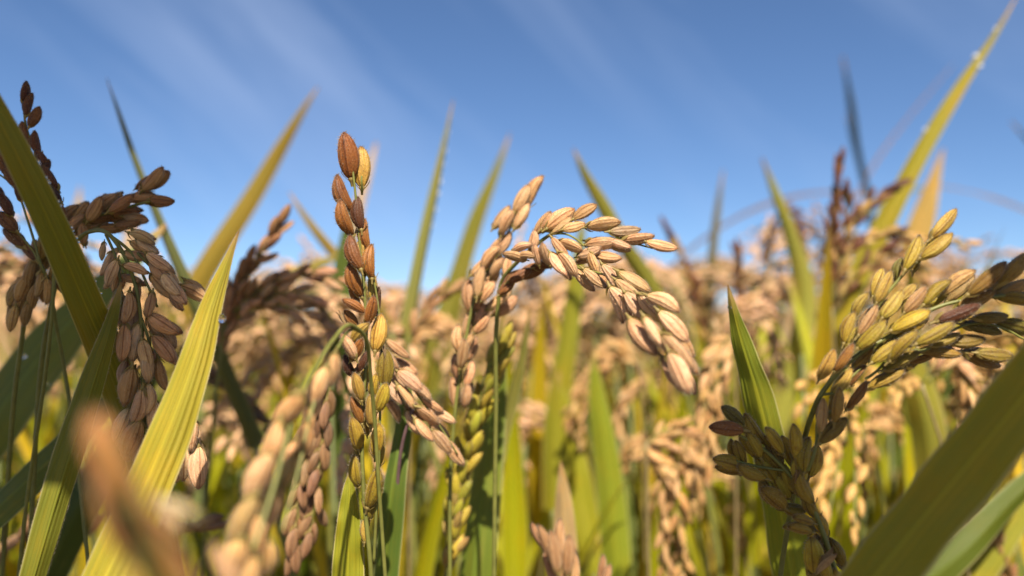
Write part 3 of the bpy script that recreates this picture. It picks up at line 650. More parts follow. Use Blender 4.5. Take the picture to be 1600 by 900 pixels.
for k, (tg, w_, s_) in enumerate([
    ([(60, 640, .30), (200, 660, .30), (320, 680, .30), (430, 700, .30), (530, 720, .30)], .026, .34),
    ([(60, 760, .30), (220, 780, .30), (360, 790, .30), (480, 800, .30), (590, 820, .30)], .030, .35),
    ([(60, 880, .30), (220, 890, .30), (400, 900, .30), (540, 910, .30), (640, 930, .30)], .030, .36),
    ([(160, 740, .42), (300, 760, .42), (400, 790, .42), (480, 800, .42), (550, 800, .42)], .036, .45)]):
    shade('sb%d' % k, 'added unseen leaf behind the camera, placed to shade low stems left of middle', tg, w_, s_, (-.26 - .01 * k, -.12, 0), False)

# ================================================================== EARS IN VIEW
def deep(lst, d0, d1):      # depth from the first grain listed to the last
    n = max(1, len(lst) - 1)
    return [(g, d0 + (d1 - d0) * i / n) for i, g in enumerate(lst)]
# ---- upright ear
e = Ear('rice_ear', 'upright ear of brown grains on top and yellow-green grains below, sharp against the sky', (-.028, .19), 3)
D = .168
e.stem([Vector((-.024, .178, 0)), P(600, 1500, D + .004), P(584, 980, D + .002), P(577, 860, D), P(570, 790, D), P(566, 720, D), P(567, 640, D), P(572, 560, D), P(571, 480, D), P(564, 400, D), P(558, 330, D), P(554, 290, D), P(550, 255, D)], .00095, .00035, 'stem')
e.stem([P(584, 880, D + .001), P(588, 800, D), P(592, 720, D - .001), P(594, 640, D - .001), P(596, 560, D), P(590, 470, D), P(580, 420, D)], .0006, .0003)
e.stem([P(566, 300, D), P(565, 285, D - .001), P(565, 275, D - .001)], .0004, .0003)
G = [(543,243,69,97,'brn',0),(565,261,63,92,'gold',.002),(539,302,61,112,'brn',0),(541,340,56,107,'org',-.001),(562,333,50,97,'mar',0),(573,366,48,97,'org',.001),(555,394,55,110,'brn',-.003),(568,400,56,92,'gold',.001),(581,408,52,92,'org',0),
 (556,437,55,108,'org',-.001),(581,447,46,92,'gold',.002),(553,478,40,150,'org',-.003),(579,484,44,75,'org',-.003),(590,472,46,85,'mar',.003),(591,519,56,82,'gold',-.001),(549,497,32,130,'org',-.001),(563,521,42,48,'gold',-.003),(544,541,44,120,'pink',-.004),(557,546,38,60,'org',-.003),(566,565,40,62,'mar',-.002),(548,572,40,115,'mar',-.001),
 (559,604,44,103,'gold',-.003),(601,575,60,87,'ol',0),(597,620,46,70,'yg',-.003),(588,604,42,85,'yg',0),(557,641,44,112,'org',-.001),(580,640,50,90,'gold',-.001),(555,677,50,100,'yg',-.001),(589,687,52,82,'yg',-.001),(596,705,40,85,'yg',.002),(560,708,30,95,'yg',.001),(557,736,50,96,'yg',-.001),(583,762,66,73,'yg',-.002),(580,797,28,85,'yg',0),(573,826,40,82,'gy',.001),(553,462,34,115,'org',.002),(574,590,40,80,'yg',.003),(572,660,36,95,'gold',.002)]
for x, y, l, a, c, dz in G: e.grain(x, y, l, a, c, D + dz, e.r.uniform(-.25, .15), 1.04)
e.grain(536, 499, 30, 125, 'gry', D - .001, 0, .8, husk=True); e.grain(601, 548, 24, 95, 'gry', D - .001, 0, .7, husk=True)

# ---- arching pale ear at the centre
e = Ear('rice_ear', 'pale tan ear arching over to the right and drooping toward the lens at the centre', (.0, .235), 11)
D = .185
top = P(778, 480, D + .012)
e.stem([Vector((-.004, .215, 0)), P(770, 1500, D + .02), P(772, 900, D + .02), P(775, 640, D + .017), top, P(784, 440, D + .01), P(806, 412, D + .006), P(835, 385, D + .002), P(866, 364, D), P(900, 358, D)], .0011, .0006, 'stem')
e.stem([P(866, 364, D), P(905, 355, D - .002), P(945, 361, D - .003), P(985, 378, D - .004), P(1020, 388, D - .005)], .0004, .0003)
e.stem([P(860, 367, D), P(885, 366, D - .003), P(906, 378, D - .005), P(912, 384, D - .006)], .0004, .0003)
e.stem([P(838, 388, D), P(866, 398, D - .004), P(900, 417, D - .007), P(940, 428, D - .011), P(968, 440, D - .016), P(1000, 478, D - .025), P(1030, 530, D - .035), P(1056, 570, D - .043)], .0005, .0003)
for g, d in deep([(848,349,44,55,'tan'),(863,343,44,42,'tan'),(876,342,52,35,'tan'),(879,352,40,35,'tan'),(914,331,42,32,'brn2'),(897,354,36,15,'tan'),(943,351,52,8,'tan'),(977,360,48,5,'gry2'),(998,372,48,8,'tan'),(1034,383,49,-13,'tan'),(968,381,38,-20,'pale')], D, D - .006):
    e.grain(*g[:4], {'brn2': (.44, .25, .10), 'gry2': (.42, .30, .17)}.get(g[4], g[4]), d, e.r.uniform(-.2, .2))
for g, d in deep([(833,376,34,80),(816,388,34,20),(803,401,36,165),(822,402,30,0),(838,398,32,105),(853,397,36,110),(875,386,38,-50),(892,384,38,-25),(940,380,46,5),(921,394,36,20),(951,401,38,-10),(928,412,38,-70),(873,413,42,-55),(887,414,45,-55)], D, D - .008):
    e.grain(*g, e.r.choice(['tan', 'tan', 'pale']), d, e.r.uniform(-.5, .0), 1.05)
for g, d in deep([(913,437,45,-50),(930,435,45,-40),(953,433,45,-60),(991,440,56,-33),(982,452,48,-38),(968,475,58,-62),(994,480,56,-53),(1017,481,54,-48),(1036,474,52,-28),(1052,510,62,-47),(1005,526,62,-56),(1025,521,62,-55),(1059,551,66,-52),(1061,582,63,-68)], D - .008, D - .045):
    e.grain(*g, e.r.choice(['pale', 'pale', 'tan']), d, e.r.uniform(-.55, -.1), 1.0)
e.grain(1081, 600, 34, -72, 'tan', D - .03); e.grain(1068, 535, 54, -55, 'tan', D - .03)
for g, d in deep([(830,425,48,20),(802,436,42,40),(792,446,38,50),(853,416,36,8),(812,430,40,30)], D + .008, D + .006): e.grain(*g, 'dkb', d, .1)  # lower inner grains: their shade is put into the dark brown colour
e.thicken(.35, .005, 8, lambda q: q[0] > 860)
# ---- its left neighbour, climbing up right
e = Ear('rice_ear', 'tan ear climbing up right to two tip grains, close left of the arching ear', (-.02, .24), 17)
D = .205
e.stem([Vector((-.02, .235, 0)), P(705, 1400, D), P(703, 900, D), P(706, 700, D), P(715, 610, D), P(728, 530, D), P(742, 465, D), P(768, 410, D), P(793, 365, D), P(808, 335, D), P(822, 310, D)], .0010, .0004, 'stem')
for x, y, l, a in [(837,298,50,63),(815,310,48,62),(815,337,44,60),(793,348,45,62),(777,385,48,50),(788,380,40,60),(753,415,44,42),(768,402,44,50),(750,440,48,80),(735,463,50,95),(752,473,36,80),(732,502,46,75),(750,490,34,60),(753,507,34,50),(718,530,44,95),(780,468,46,38),(778,420,40,60),(793,418,34,80),(770,443,40,60),(722,553,46,80),(738,545,38,70),(714,575,44,98),(733,584,40,75),(708,612,44,95),(728,618,38,80),(762,455,36,55)]:
    e.grain(x, y, l, a, e.r.choice(['tan', 'pink', 'tan']), D + e.r.uniform(-.004, .004), e.r.uniform(-.2, .2), 1.05)

e.thicken(.5)
# ---- green and yellow ear on the right
e = Ear('rice_ear', 'greenish yellow ear with sharp grains spreading right, above the dark shaded ear', (.055, .175), 23)
D = .157
e.stem([Vector((.052, .165, 0)), P(1200, 1500, D + .01), P(1212, 960, D + .022), P(1228, 840, D + .020), P(1250, 725, D + .014), P(1266, 655, D + .004), P(1282, 618, D), P(1310, 582, D), P(1350, 548, D), P(1395, 522, D), P(1425, 500, D), P(1470, 478, D), P(1530, 466, D), P(1605, 462, D), P(1680, 475, D)], .0010, .0005, 'stem')
e.stem([P(1284, 616, D), P(1296, 596, D - .001), P(1320, 560, D - .001), P(1355, 505, D - .001), P(1385, 460, D - .001), P(1415, 425, D - .001), P(1438, 402, D), P(1452, 378, D)], .0006, .0004)
e.stem([P(1284, 616, D), P(1310, 612, D), P(1330, 590, D), P(1345, 575, D)], .0005, .0003)
e.stem([P(1318, 620, D), P(1302, 640, D), P(1280, 655, D), P(1276, 690, D), P(1270, 716, D), P(1262, 735, D + .001)], .0005, .0005)
e.stem([P(1395, 525, D), P(1440, 548, D), P(1480, 520, D + .001), P(1530, 505, D + .002), P(1570, 514, D + .002), P(1600, 530, D + .002), P(1660, 560, D + .002)], .0005, .0003)
e.stem([P(1352, 592, D), P(1372, 578, D), P(1382, 566, D)], .0005, .0004)
ct = dict(y='yg', g='ol', t='tan2', d='drk', m='mar', p='pnk', G='grn', b='brn3')
sp = {'tan2': (.48, .325, .11), 'drk': (.28, .17, .03), 'pnk': (.52, .32, .13), 'brn3': (.34, .16, .03), 'yg': (.42, .315, .03), 'gy': (.46, .325, .06)}
for x, y, l, a, c, dz in [(1475,349,62,45,'gy',0),(1463,384,58,40,'gy',-.001),(1425,395,58,62,'yg',-.001),(1404,421,38,70,'grn',.001),(1381,448,55,60,'gy',-.001),(1394,475,52,52,'gy',-.003),(1419,457,36,45,'gy',0),(1430,468,52,48,'pnk',-.001),(1465,457,56,42,'yg',-.001),(1499,441,57,38,'tan2',0),(1541,436,68,44,'drk',-.004),(1582,420,68,45,'drk',-.003),(1583,449,57,25,'tan2',.002),(1586,470,52,-10,'ol',0),(1559,452,44,30,'gy',.003),
 (1498,489,72,20,'mar',-.003),(1525,468,62,27,'drk',-.001),(1423,501,62,30,'yg',-.002),(1461,521,64,30,'yg',-.004),(1549,495,54,5,'ol',.001),(1535,514,64,-12,'grn',.003),(1586,511,62,-15,'grn',.003),(1477,530,52,20,'ol',0),(1511,532,57,5,'ol',.002),(1468,549,62,-8,'drk',.002),(1555,554,57,-5,'ol',.001),(1537,562,62,-20,'drk',.003),(1412,541,60,48,'yg',-.004),(1384,549,54,38,'yg',-.002),(1410,564,58,28,'ol',-.001),(1384,592,60,28,'ol',0),(1339,618,50,55,'brn3',-.002),(1319,559,50,60,'brn3',-.002),(1292,569,50,65,'gold',-.001),(1327,512,50,68,'yg',-.001),(1356,500,55,55,'pnk',-.002),(1362,522,58,48,'yg',-.003),(1330,530,44,60,'yg',0),(1316,595,48,55,'gy',0),(1340,587,40,50,'brn3',.001),(1308,633,54,82,'gold',-.003),(1284,649,52,83,'pnk',-.002),(1302,673,56,42,'ol',-.001),(1349,558,44,40,'gold',.001),(1372,490,44,55,'gy',.001),(1398,590,40,30,'drk',.003),(1345,478,46,62,'gy',.001),(1440,560,40,20,'drk',.003)]:
    e.grain(x, y, l, a, sp.get(c, c), D + dz, e.r.uniform(-.2, .2), .9)

e.thicken(.4, .005, 10)
# ---- dark shaded ear at the lower right
e = Ear('rice_ear', 'dark shaded olive ear leaning left at the lower right, under the greenish yellow ear', (.065, .17), 29)
D = .163
e.stem([Vector((.075, .17, 0)), P(1345, 1300, D), P(1315, 940, D), P(1292, 850, D), P(1262, 780, D), P(1228, 735, D), P(1190, 700, D), P(1155, 680, D)], .0011, .0005, 'stem')
e.stem([P(1235, 745, D), P(1245, 720, D), P(1250, 690, D)], .0005, .0004); e.stem([P(1225, 735, D), P(1190, 730, D + .001), P(1150, 720, D + .001)], .0005, .0004)
DK = [(.46, .33, .035), (.36, .25, .03), (.52, .38, .04)]
for x, y, l, a, c in [(1145,650,46,140,'grn'),(1135,670,52,175,(.30,.13,.03)),(1178,668,54,125,0),(1178,695,46,120,0),(1137,723,46,165,0),(1155,707,40,110,0),(1175,737,48,155,0),(1210,688,50,125,0),(1212,713,50,115,0),(1232,707,52,110,0),(1242,690,54,95,0),(1260,710,54,80,0),(1233,747,48,115,0),(1197,733,52,130,0),(1208,778,52,140,0),(1240,795,36,170,0),(1255,813,38,160,0),(1250,827,40,165,0),(1258,760,58,115,0),(1270,787,46,110,0),(1282,820,46,120,0),(1287,857,44,120,0),(1270,867,60,100,0),(1307,863,48,115,'ol'),(1222,760,44,125,0),(1250,735,46,100,0),(1293,890,46,110,0),(1275,905,46,105,0),(1310,910,46,110,0),(1192,712,42,130,0)]:
    e.grain(x, y, l, a, e.r.choice(DK) if c == 0 else c, D + e.r.uniform(-.003, .003), e.r.uniform(-.3, .2), 1.15)
e.grain(1290, 878, 46, 60, 'gry', D - .005, -.3, 1., husk=True); e.grain(1245, 744, 22, 80, 'gry', D - .004, -.3, .8, husk=True)

e.thicken(.7)
# ---- pale ear hanging at the left
e = Ear('rice_ear', 'dull tan hairy ear hanging down at the left, partly behind the bright yellow-green leaf', (-.10, .20), 31)
D = .176
e.stem([Vector((-.10, .205, 0)), P(20, 1500, D + .025), P(50, 800, D + .025), P(72, 520, D + .02), P(100, 410, D + .012), P(140, 362, D + .004), P(170, 366, D), P(192, 395, D), P(210, 440, D), P(220, 500, D), P(222, 560, D), P(224, 620, D), P(228, 680, D)], .0010, .0005, 'stem')
e.stem([P(175, 370, D), P(205, 395, D), P(228, 440, D), P(246, 480, D)], .0006, .0004); e.stem([P(165, 366, D), P(180, 400, D), P(188, 440, D), P(190, 480, D)], .0005, .0004)
e.stem([P(222, 500, D), P(234, 540, D), P(236, 580, D), P(240, 640, D + .002), P(290, 690, D + .004), P(305, 700, D + .004)], .0005, .0004); e.stem([P(215, 395, D), P(245, 425, D), P(275, 445, D), P(290, 455, D)], .0005, .0004)
for x, y, l, a in [(161,393,28,-100),(166,412,38,-110),(175,427,44,-115),(182,439,36,-105),(212,421,38,-20),(205,435,34,-15),(214,459,36,-100),(234,476,38,-100),(214,399,38,-10),(222,373,40,-25),(231,385,38,-35),(248,409,44,-35),(249,423,42,-45),(253,448,46,-50),(278,458,44,-50),(304,458,46,-30),(268,445,44,-50),(182,481,54,-100),(198,481,48,-95),(193,535,56,-92),(212,535,58,-95),(255,506,50,-35),(251,519,56,-50),(255,545,52,-50),(228,553,44,-80),(209,504,48,-90),(193,582,36,-100),(201,604,60,-105),(231,570,54,-85),(214,635,58,-110),(190,664,54,-110),(207,685,62,-115),(230,624,48,-90),(302,682,44,-95),(310,731,62,-85),(288,725,52,-95),(253,586,48,-80),(240,650,50,-95),(222,700,54,-110),(280,690,46,-95)]:
    e.grain(x, y, l, a, e.r.choice(['shd', 'shd', 'tan', 'pale']), D + e.r.uniform(-.003, .003), e.r.uniform(-.2, .2), 1.03)
e.thicken(.8)
# ---- dark ear lying across the top of it
e = Ear('rice_ear', 'dark brown ear bending right against the sky, above the hanging hairy ear', (-.13, .22), 37)
D = .188
e.stem([Vector((-.12, .215, 0)), P(-20, 1400, D + .02), P(10, 800, D + .02), P(30, 560, D + .01), P(55, 430, D + .005), P(90, 370, D), P(130, 345, D), P(180, 330, D), P(230, 316, D), P(260, 312, D)], .0011, .0005, 'stem')
for x, y, l, a in [(108,335,38,50),(126,334,42,60),(148,326,44,55),(171,318,42,42),(190,317,46,35),(222,311,48,5),(254,313,38,-5),(239,279,48,45),(231,291,38,40),(197,332,42,5),(200,349,42,5),(212,342,38,-10),(161,338,42,20),(129,365,32,90),(176,356,42,0),(139,350,42,30),(118,352,40,50),(155,350,36,20),(184,343,36,5)]:
    e.grain(x, y, l, a, e.r.choice([(.46, .27, .12), (.34, .18, .07), (.52, .33, .17)]), D + e.r.uniform(-.003, .003), e.r.uniform(-.2, .2), 1.05)
for x, y, l, a in [(67,384,42,80),(67,407,42,-100),(49,429,42,-105),(80,433,40,-100),(36,451,44,-110),(53,464,44,-105),(30,478,44,-110),(72,455,40,-95),(60,445,40,-100),(88,405,38,-95),(42,490,40,-105),(20,498,40,-100),(58,392,38,110),(95,440,34,-85),(24,462,40,-110)]:
    e.grain(x, y, l, a, e.r.choice([(.42, .26, .10), (.48, .31, .11), (.42, .30, .07)]), D + e.r.uniform(-.003, .003), e.r.uniform(-.2, .2), 1.05)
e.thicken(.7)
# ---- dark chains of grains in the corner
e = Ear('rice_ear', 'dark chain of single grains rising behind the dew-edged leaf at the upper left', (-.16, .23), 41)
D = .185
e.stem([Vector((-.16, .22, 0)), P(40, 800, D + .01), P(85, 420, D), P(84, 300, D), P(68, 262, D), P(50, 225, D), P(40, 195, D), P(38, 170, D), P(40, 150, D)], .0008, .0003, 'stem')
for x, y, l, a in [(39,144,34,80),(46,163,36,78),(54,182,34,70),(40,209,38,105),(58,223,36,95),(63,250,34,110),(79,277,40,118),(70,263,30,70),(86,300,34,120),(92,330,34,110)]: e.grain(x, y, l, a, e.r.choice(['dkb', 'mar', (.13, .05, .02)]), D, e.r.uniform(-.2, .2), 1.1)
e = Ear('rice_ear', 'dark ear with few grains hanging over the left edge below the corner', (-.2, .22), 43)
e.stem([Vector((-.2, .215, 0)), P(140, 900, D + .01), P(90, 520, D + .01), P(62, 410, D), P(40, 378, D), P(8, 350, D), P(-30, 320, D)], .0008, .0004, 'stem'); e.stem([P(62, 410, D), P(45, 350, D), P(20, 290, D), P(-20, 262, D)], .0005, .0003)
for x, y, l, a in [(6,258,46,125),(18,276,40,120),(8,319,40,115),(13,346,42,135),(22,371,46,140),(44,392,38,130),(-8,300,40,120),(2,240,40,120),(30,300,30,110)]: e.grain(x, y, l, a, e.r.choice(['dkb', (.13, .05, .02), (.22, .10, .04)]), D, e.r.uniform(-.2, .2), 1.1)

# ---- brown ear behind, left of the upright ear
e = Ear('rice_ear', 'brown blurred ear with one branch up and others sweeping right toward the upright ear', (-.11, .29), 47, hero=False)
D = .262
e.stem([Vector((-.1, .28, 0)), P(300, 1200, D + .01), P(330, 700, D + .005), P(345, 560, D), P(362, 480, D), P(385, 470, D)], .0011, .0007, 'stem')
BR = [(.40, .22, .11), (.50, .29, .16), (.34, .18, .085)]; BL = [(.66, .42, .25), (.56, .34, .19)]
e.spray([P(352, 520, D), P(365, 470, D), P(385, 425, D), P(415, 385, D), P(440, 350, D)], 16, .0076, BR, 22)
e.spray([P(356, 500, D), P(385, 468, D), P(425, 442, D), P(470, 428, D), P(535, 440, D)], 15, .0075, BR, 20)
e.spray([P(360, 490, D), P(410, 470, D), P(460, 455, D), P(500, 475, D), P(530, 525, D)], 16, .0075, BL, 24)
e.spray([P(350, 530, D), P(400, 480, D), P(440, 478, D), P(485, 492, D), P(520, 510, D)], 12, .0075, BL, 24)
e.spray([P(345, 560, D), P(350, 520, D), P(360, 480, D), P(365, 450, D)], 10, .0075, BR, 24)
# ---- near big grained ear, drooping down left of the upright ear
e = Ear('rice_ear', 'pinkish ear of large blurred grains drooping lower left from two green stems', (-.03, .155), 53)
e.stem([Vector((-.024, .16, 0)), P(640, 1500, .165), P(606, 960, .165), P(592, 760, .163), P(580, 600, .158), P(566, 520, .150), P(548, 508, .146), P(520, 532, .138), P(495, 572, .130), P(478, 600, .124), P(450, 680, .116), P(425, 770, .110), P(395, 860, .105)], .0007, .0005, 'stem')
e.stem([P(566, 520, .150), P(550, 514, .147), P(530, 540, .14), P(510, 575, .132), P(485, 650, .126), P(465, 740, .120), P(440, 830, .114)], .0005, .0004)
BIG = [(450,643,74,-130,.117),(420,695,76,-112,.115),(405,748,80,-112,.113),(428,712,66,-115,.118),(380,815,86,-115,.110),(398,840,74,-95,.111),(365,880,84,-110,.107),(420,800,64,-108,.118),(498,605,66,-112,.128),(521,578,52,-100,.133),(470,690,62,-105,.125),(450,738,60,-110,.124),(430,790,62,-105,.121),(478,660,50,-95,.127),(392,905,70,-100,.106),(438,668,60,-118,.119),(408,775,70,-108,.116),(370,850,76,-112,.112),(412,870,66,-100,.111),(456,715,56,-106,.127),(486,630,54,-100,.129),(418,815,58,-104,.121),(398,790,64,-105,.114)]
for x, y, l, a, d in BIG: e.grain(x, y, l, a, e.r.choice([(.80, .49, .24), (.76, .48, .19), (.70, .42, .17)]), d, e.r.uniform(-.2, .2), 1.08)
# ---- shaded ear behind it
e = Ear('rice_ear', 'shaded brown ear hanging straight down behind the pinkish drooping ear', (-.065, .24), 59, hero=False)
D = .215
e.stem([Vector((-.055, .235, 0)), P(580, 1300, D + .01), P(560, 800, D + .01), P(540, 600, D + .005), P(520, 560, D), P(505, 600, D)], .0009, .0006, 'stem')
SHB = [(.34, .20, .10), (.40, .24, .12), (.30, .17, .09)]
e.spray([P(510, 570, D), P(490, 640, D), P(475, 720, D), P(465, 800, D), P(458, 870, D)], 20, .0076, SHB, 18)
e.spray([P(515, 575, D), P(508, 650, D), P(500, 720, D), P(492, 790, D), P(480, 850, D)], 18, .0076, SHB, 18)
# ---- pink grains right of the upright ear
e = Ear('rice_ear', 'pinkish tan ear slanting down right just behind the upright ear', (-.02, .24), 61)
D = .195
e.stem([Vector((-.025, .225, 0)), P(600, 1300, D + .01), P(618, 800, D + .008), P(632, 680, D + .002), P(645, 640, D)], .0008, .0007, 'stem', plain_mat('purple_stalk', (.20, .11, .11), .6))
e.stem([P(596, 535, D), P(620, 575, D), P(655, 620, D), P(690, 670, D), P(715, 710, D)], .0006, .0003)
for x, y, l, a in [(608,560,46,-50),(622,545,44,-40),(632,572,46,-30),(600,590,42,-60),(615,612,46,-52),(640,595,48,-38),(634,620,44,-55),(612,640,46,-60),(655,612,46,-35),(650,640,46,-45),(668,650,44,-40),(663,672,44,-50),(685,668,44,-42),(690,690,44,-50),(705,700,42,-45),(712,712,40,-50),(695,650,38,-30),(620,590,44,-45),(676,632,40,-35),(600,562,40,-55),(645,660,42,-60)]:
    e.grain(x, y, l, a, e.r.choice(['pink', (.60, .36, .19), 'pale']), D + e.r.uniform(-.004, .004), e.r.uniform(-.2, .2), .95)
# ---- small yellowish ear
e = Ear('rice_ear', 'small green and yellow unripe ear standing right of the pinkish slanting ear', (-.015, .25), 67, hero=False)
D = .222
e.stem([Vector((-.02, .245, 0)), P(690, 1300, D), P(700, 900, D), P(715, 780, D), P(735, 680, D), P(755, 610, D), P(775, 560, D)], .0009, .0004, 'stem')
YC = [(.46, .40, .04), (.38, .38, .04), (.50, .38, .05)]
e.spray([P(700, 900, D), P(715, 780, D), P(740, 670, D), P(766, 595, D), P(788, 540, D)], 30, .0078, YC, 19, wid=1.05)
e.spray([P(705, 850, D), P(722, 740, D), P(750, 640, D), P(770, 590, D)], 17, .0075, YC, 22, wid=1.05)
e.spray([P(690, 920, D), P(705, 860, D), P(712, 800, D), P(720, 760, D)], 9, .0066, [(.40, .28, .08)], 20)
# ---- blurred grains close to the lens
e = Ear('rice_ear', 'very blurred brown grains close to the lens at the lower left', (-.026, .075), 71)
e.stem([Vector((-.03, .08, 0)), P(330, 1500, .064), P(290, 1000, .058), P(240, 860, .055), P(200, 760, .052), P(160, 680, .050)], .0006, .0004, 'stem')
for x, y, l, a, d, c in [(172,715,150,112,.056,(.52,.23,.06)),(205,790,155,115,.058,(.44,.18,.04)),(176,800,130,108,.060,(.52,.27,.08)),(245,860,150,118,.060,(.40,.16,.03)),(212,880,140,104,.061,(.62,.42,.10)),(232,800,110,140,.061,(.44,.18,.04)),(275,900,130,115,.061,(.44,.2,.05)),(190,755,120,114,.060,(.5,.21,.05)),(275,795,70,160,.072,(.9,.7,.4)),(355,885,80,120,.080,(.76,.46,.24)),(262,800,60,120,.075,(.85,.65,.36))]: e.grain(x, y, l, a, c, d, 0, .78)
# ---- pale grains at the bottom edge
e = Ear('rice_ear', 'cluster of slim pale pink grains poking up at the bottom edge', (.008, .15), 73)
D = .14
e.stem([Vector((.012, .145, 0)), P(905, 1300, D), P(890, 960, D), P(878, 900, D)], .0008, .0005, 'stem')
for x, y, l, a in [(853,850,62,112),(866,862,66,100),(878,845,66,95),(888,868,64,88),(842,838,46,118),(862,890,62,108),(880,895,64,96),(895,895,60,85),(940,890,48,85),(946,905,50,75)]: e.grain(x, y, l, a, e.r.choice([(.62, .36, .18), (.58, .33, .16)]), D + e.r.uniform(-.003, .003), e.r.uniform(-.2, .2), .72)
# ---- blurred ears further back
def back(label, base_px, D, sprays, cols, seed, Lm=.0078):
    p = P(base_px[0], base_px[1], D); e = Ear('rice_ear', label, (p.x, p.y + .01), seed, hero=False)
    s0 = sprays[0][0][0]; q = P(*s0, D)
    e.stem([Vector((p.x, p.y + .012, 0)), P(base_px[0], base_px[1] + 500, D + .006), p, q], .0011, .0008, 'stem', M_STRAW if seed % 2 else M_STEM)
    for pts, n, ang in sprays: e.spray([P(x, y, D) for x, y in pts], n, Lm, cols, ang)
    return e
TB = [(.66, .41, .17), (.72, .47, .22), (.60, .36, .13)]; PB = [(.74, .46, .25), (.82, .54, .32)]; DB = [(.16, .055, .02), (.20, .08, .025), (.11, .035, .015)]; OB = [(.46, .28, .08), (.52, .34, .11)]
back('dark upright ear with purple brown tip standing blurred in front of the tall golden leaf', (1290, 700), .36, [([(1290, 520), (1300, 420), (1306, 330), (1312, 250)], 26, 14), ([(1292, 500), (1315, 420), (1325, 350), (1322, 300)], 14, 20), ([(1285, 560), (1290, 480), (1296, 400), (1300, 340)], 20, 22)], DB, 81)
back('blurred brown ear arching right across the tall golden leaf', (1310, 720), .35, [([(1300, 480), (1320, 380), (1350, 325), (1405, 292)], 20, 16), ([(1302, 470), (1330, 390), (1380, 365), (1430, 372), (1520, 382)], 22, 18), ([(1300, 500), (1350, 420), (1390, 395), (1440, 420)], 20, 24)], DB + OB, 83)
back('golden tan ear drooping behind the tip of the green ear on the right', (1380, 760), .42, [([(1320, 480), (1370, 415), (1420, 420), (1460, 470)], 24, 24), ([(1330, 500), (1360, 440), (1410, 445), (1440, 490)], 22, 24)], TB, 85)
back('tan ear hanging straight down right of the drooping tip of the arching ear', (1150, 900), .31, [([(1150, 520), (1115, 560), (1098, 650), (1088, 780)], 36, 20), ([(1150, 530), (1125, 600), (1112, 680), (1105, 740)], 26, 20)], TB, 87)
back('tan ear with a dark brown top hanging left of the sunlit sharp leaf', (1015, 960), .30, [([(1010, 690), (1040, 690), (1058, 780), (1065, 900)], 30, 22), ([(1005, 700), (1030, 720), (1035, 800), (1040, 900)], 28, 22), ([(1015, 690), (1060, 670), (1078, 700), (1080, 740)], 16, 30)], TB + [(.5, .3, .12)], 89)
back('golden ear arching left and down behind the drooping tip of the arching ear', (1010, 900), .40, [([(1000, 560), (960, 540), (915, 590), (890, 660)], 30, 22), ([(1000, 570), (975, 555), (930, 600), (905, 690)], 28, 22), ([(1005, 590), (980, 620), (965, 680)], 20, 24)], TB, 91)
back('blurred tan ear left of the drop-edged slim leaf', (700, 760), .46, [([(690, 620), (650, 480), (620, 470), (600, 520)], 26, 24), ([(690, 620), (660, 500), (640, 510), (625, 560)], 22, 24)], PB, 93)
back('tan ear of few grains reaching up right across the olive slanting leaf', (640, 700), .30, [([(640, 540), (660, 490), (690, 462), (716, 448)], 12, 16)], [(.50, .30, .14), (.42, .24, .11)], 95)
back('blurred pale ear nodding below the sky left of the arching ear', (800, 800), .5, [([(810, 620), (800, 520), (820, 505), (845, 550)], 26, 24), ([(810, 620), (815, 530), (840, 540), (850, 600)], 24, 24)], PB, 97)
back('blurred pale ear nodding behind the yellow-green leaf at the left', (440, 800), .52, [([(440, 640), (430, 560), (400, 545), (380, 590)], 30, 24), ([(440, 640), (440, 570), (415, 570), (395, 640)], 26, 24)], PB, 99)
back('blurred brown upright ear left of the pale green leaf', (1170, 760), .46, [([(1175, 600), (1165, 500), (1155, 440), (1150, 385)], 26, 18), ([(1175, 590), (1185, 500), (1195, 470), (1215, 500)], 22, 24)], DB, 101)
back('thin brown ear leaning left over the tan plants right of the arching ear', (1110, 760), .44, [([(1110, 560), (1090, 470), (1065, 400), (1038, 352)], 22, 12), ([(1110, 560), (1100, 480), (1085, 440)], 14, 20)], OB + DB, 103)
back('pale grained ear drooping behind the wide dark leaf at the right edge', (1500, 800), .27, [([(1440, 600), (1500, 540), (1540, 560), (1570, 640)], 26, 22), ([(1450, 600), (1490, 560), (1510, 600), (1520, 680)], 24, 22)], PB + TB, 105)
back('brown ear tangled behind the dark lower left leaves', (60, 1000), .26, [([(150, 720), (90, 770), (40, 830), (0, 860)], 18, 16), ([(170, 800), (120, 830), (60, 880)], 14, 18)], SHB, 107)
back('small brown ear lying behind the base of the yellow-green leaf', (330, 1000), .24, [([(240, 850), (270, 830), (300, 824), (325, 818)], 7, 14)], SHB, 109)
back('golden ear standing in the lower right corner behind the wide dark leaf', (1590, 1000), .30, [([(1580, 960), (1575, 900), (1560, 850), (1545, 830)], 18, 24)], [(.36, .2, .08), (.42, .26, .1)], 111)
back('dark stalk with grains lying across the shade behind the pinkish drooping ear', (300, 900), .30, [([(470, 700), (420, 660), (370, 620), (320, 580)], 18, 12)], [(.2, .12, .06), (.26, .16, .08)], 113)

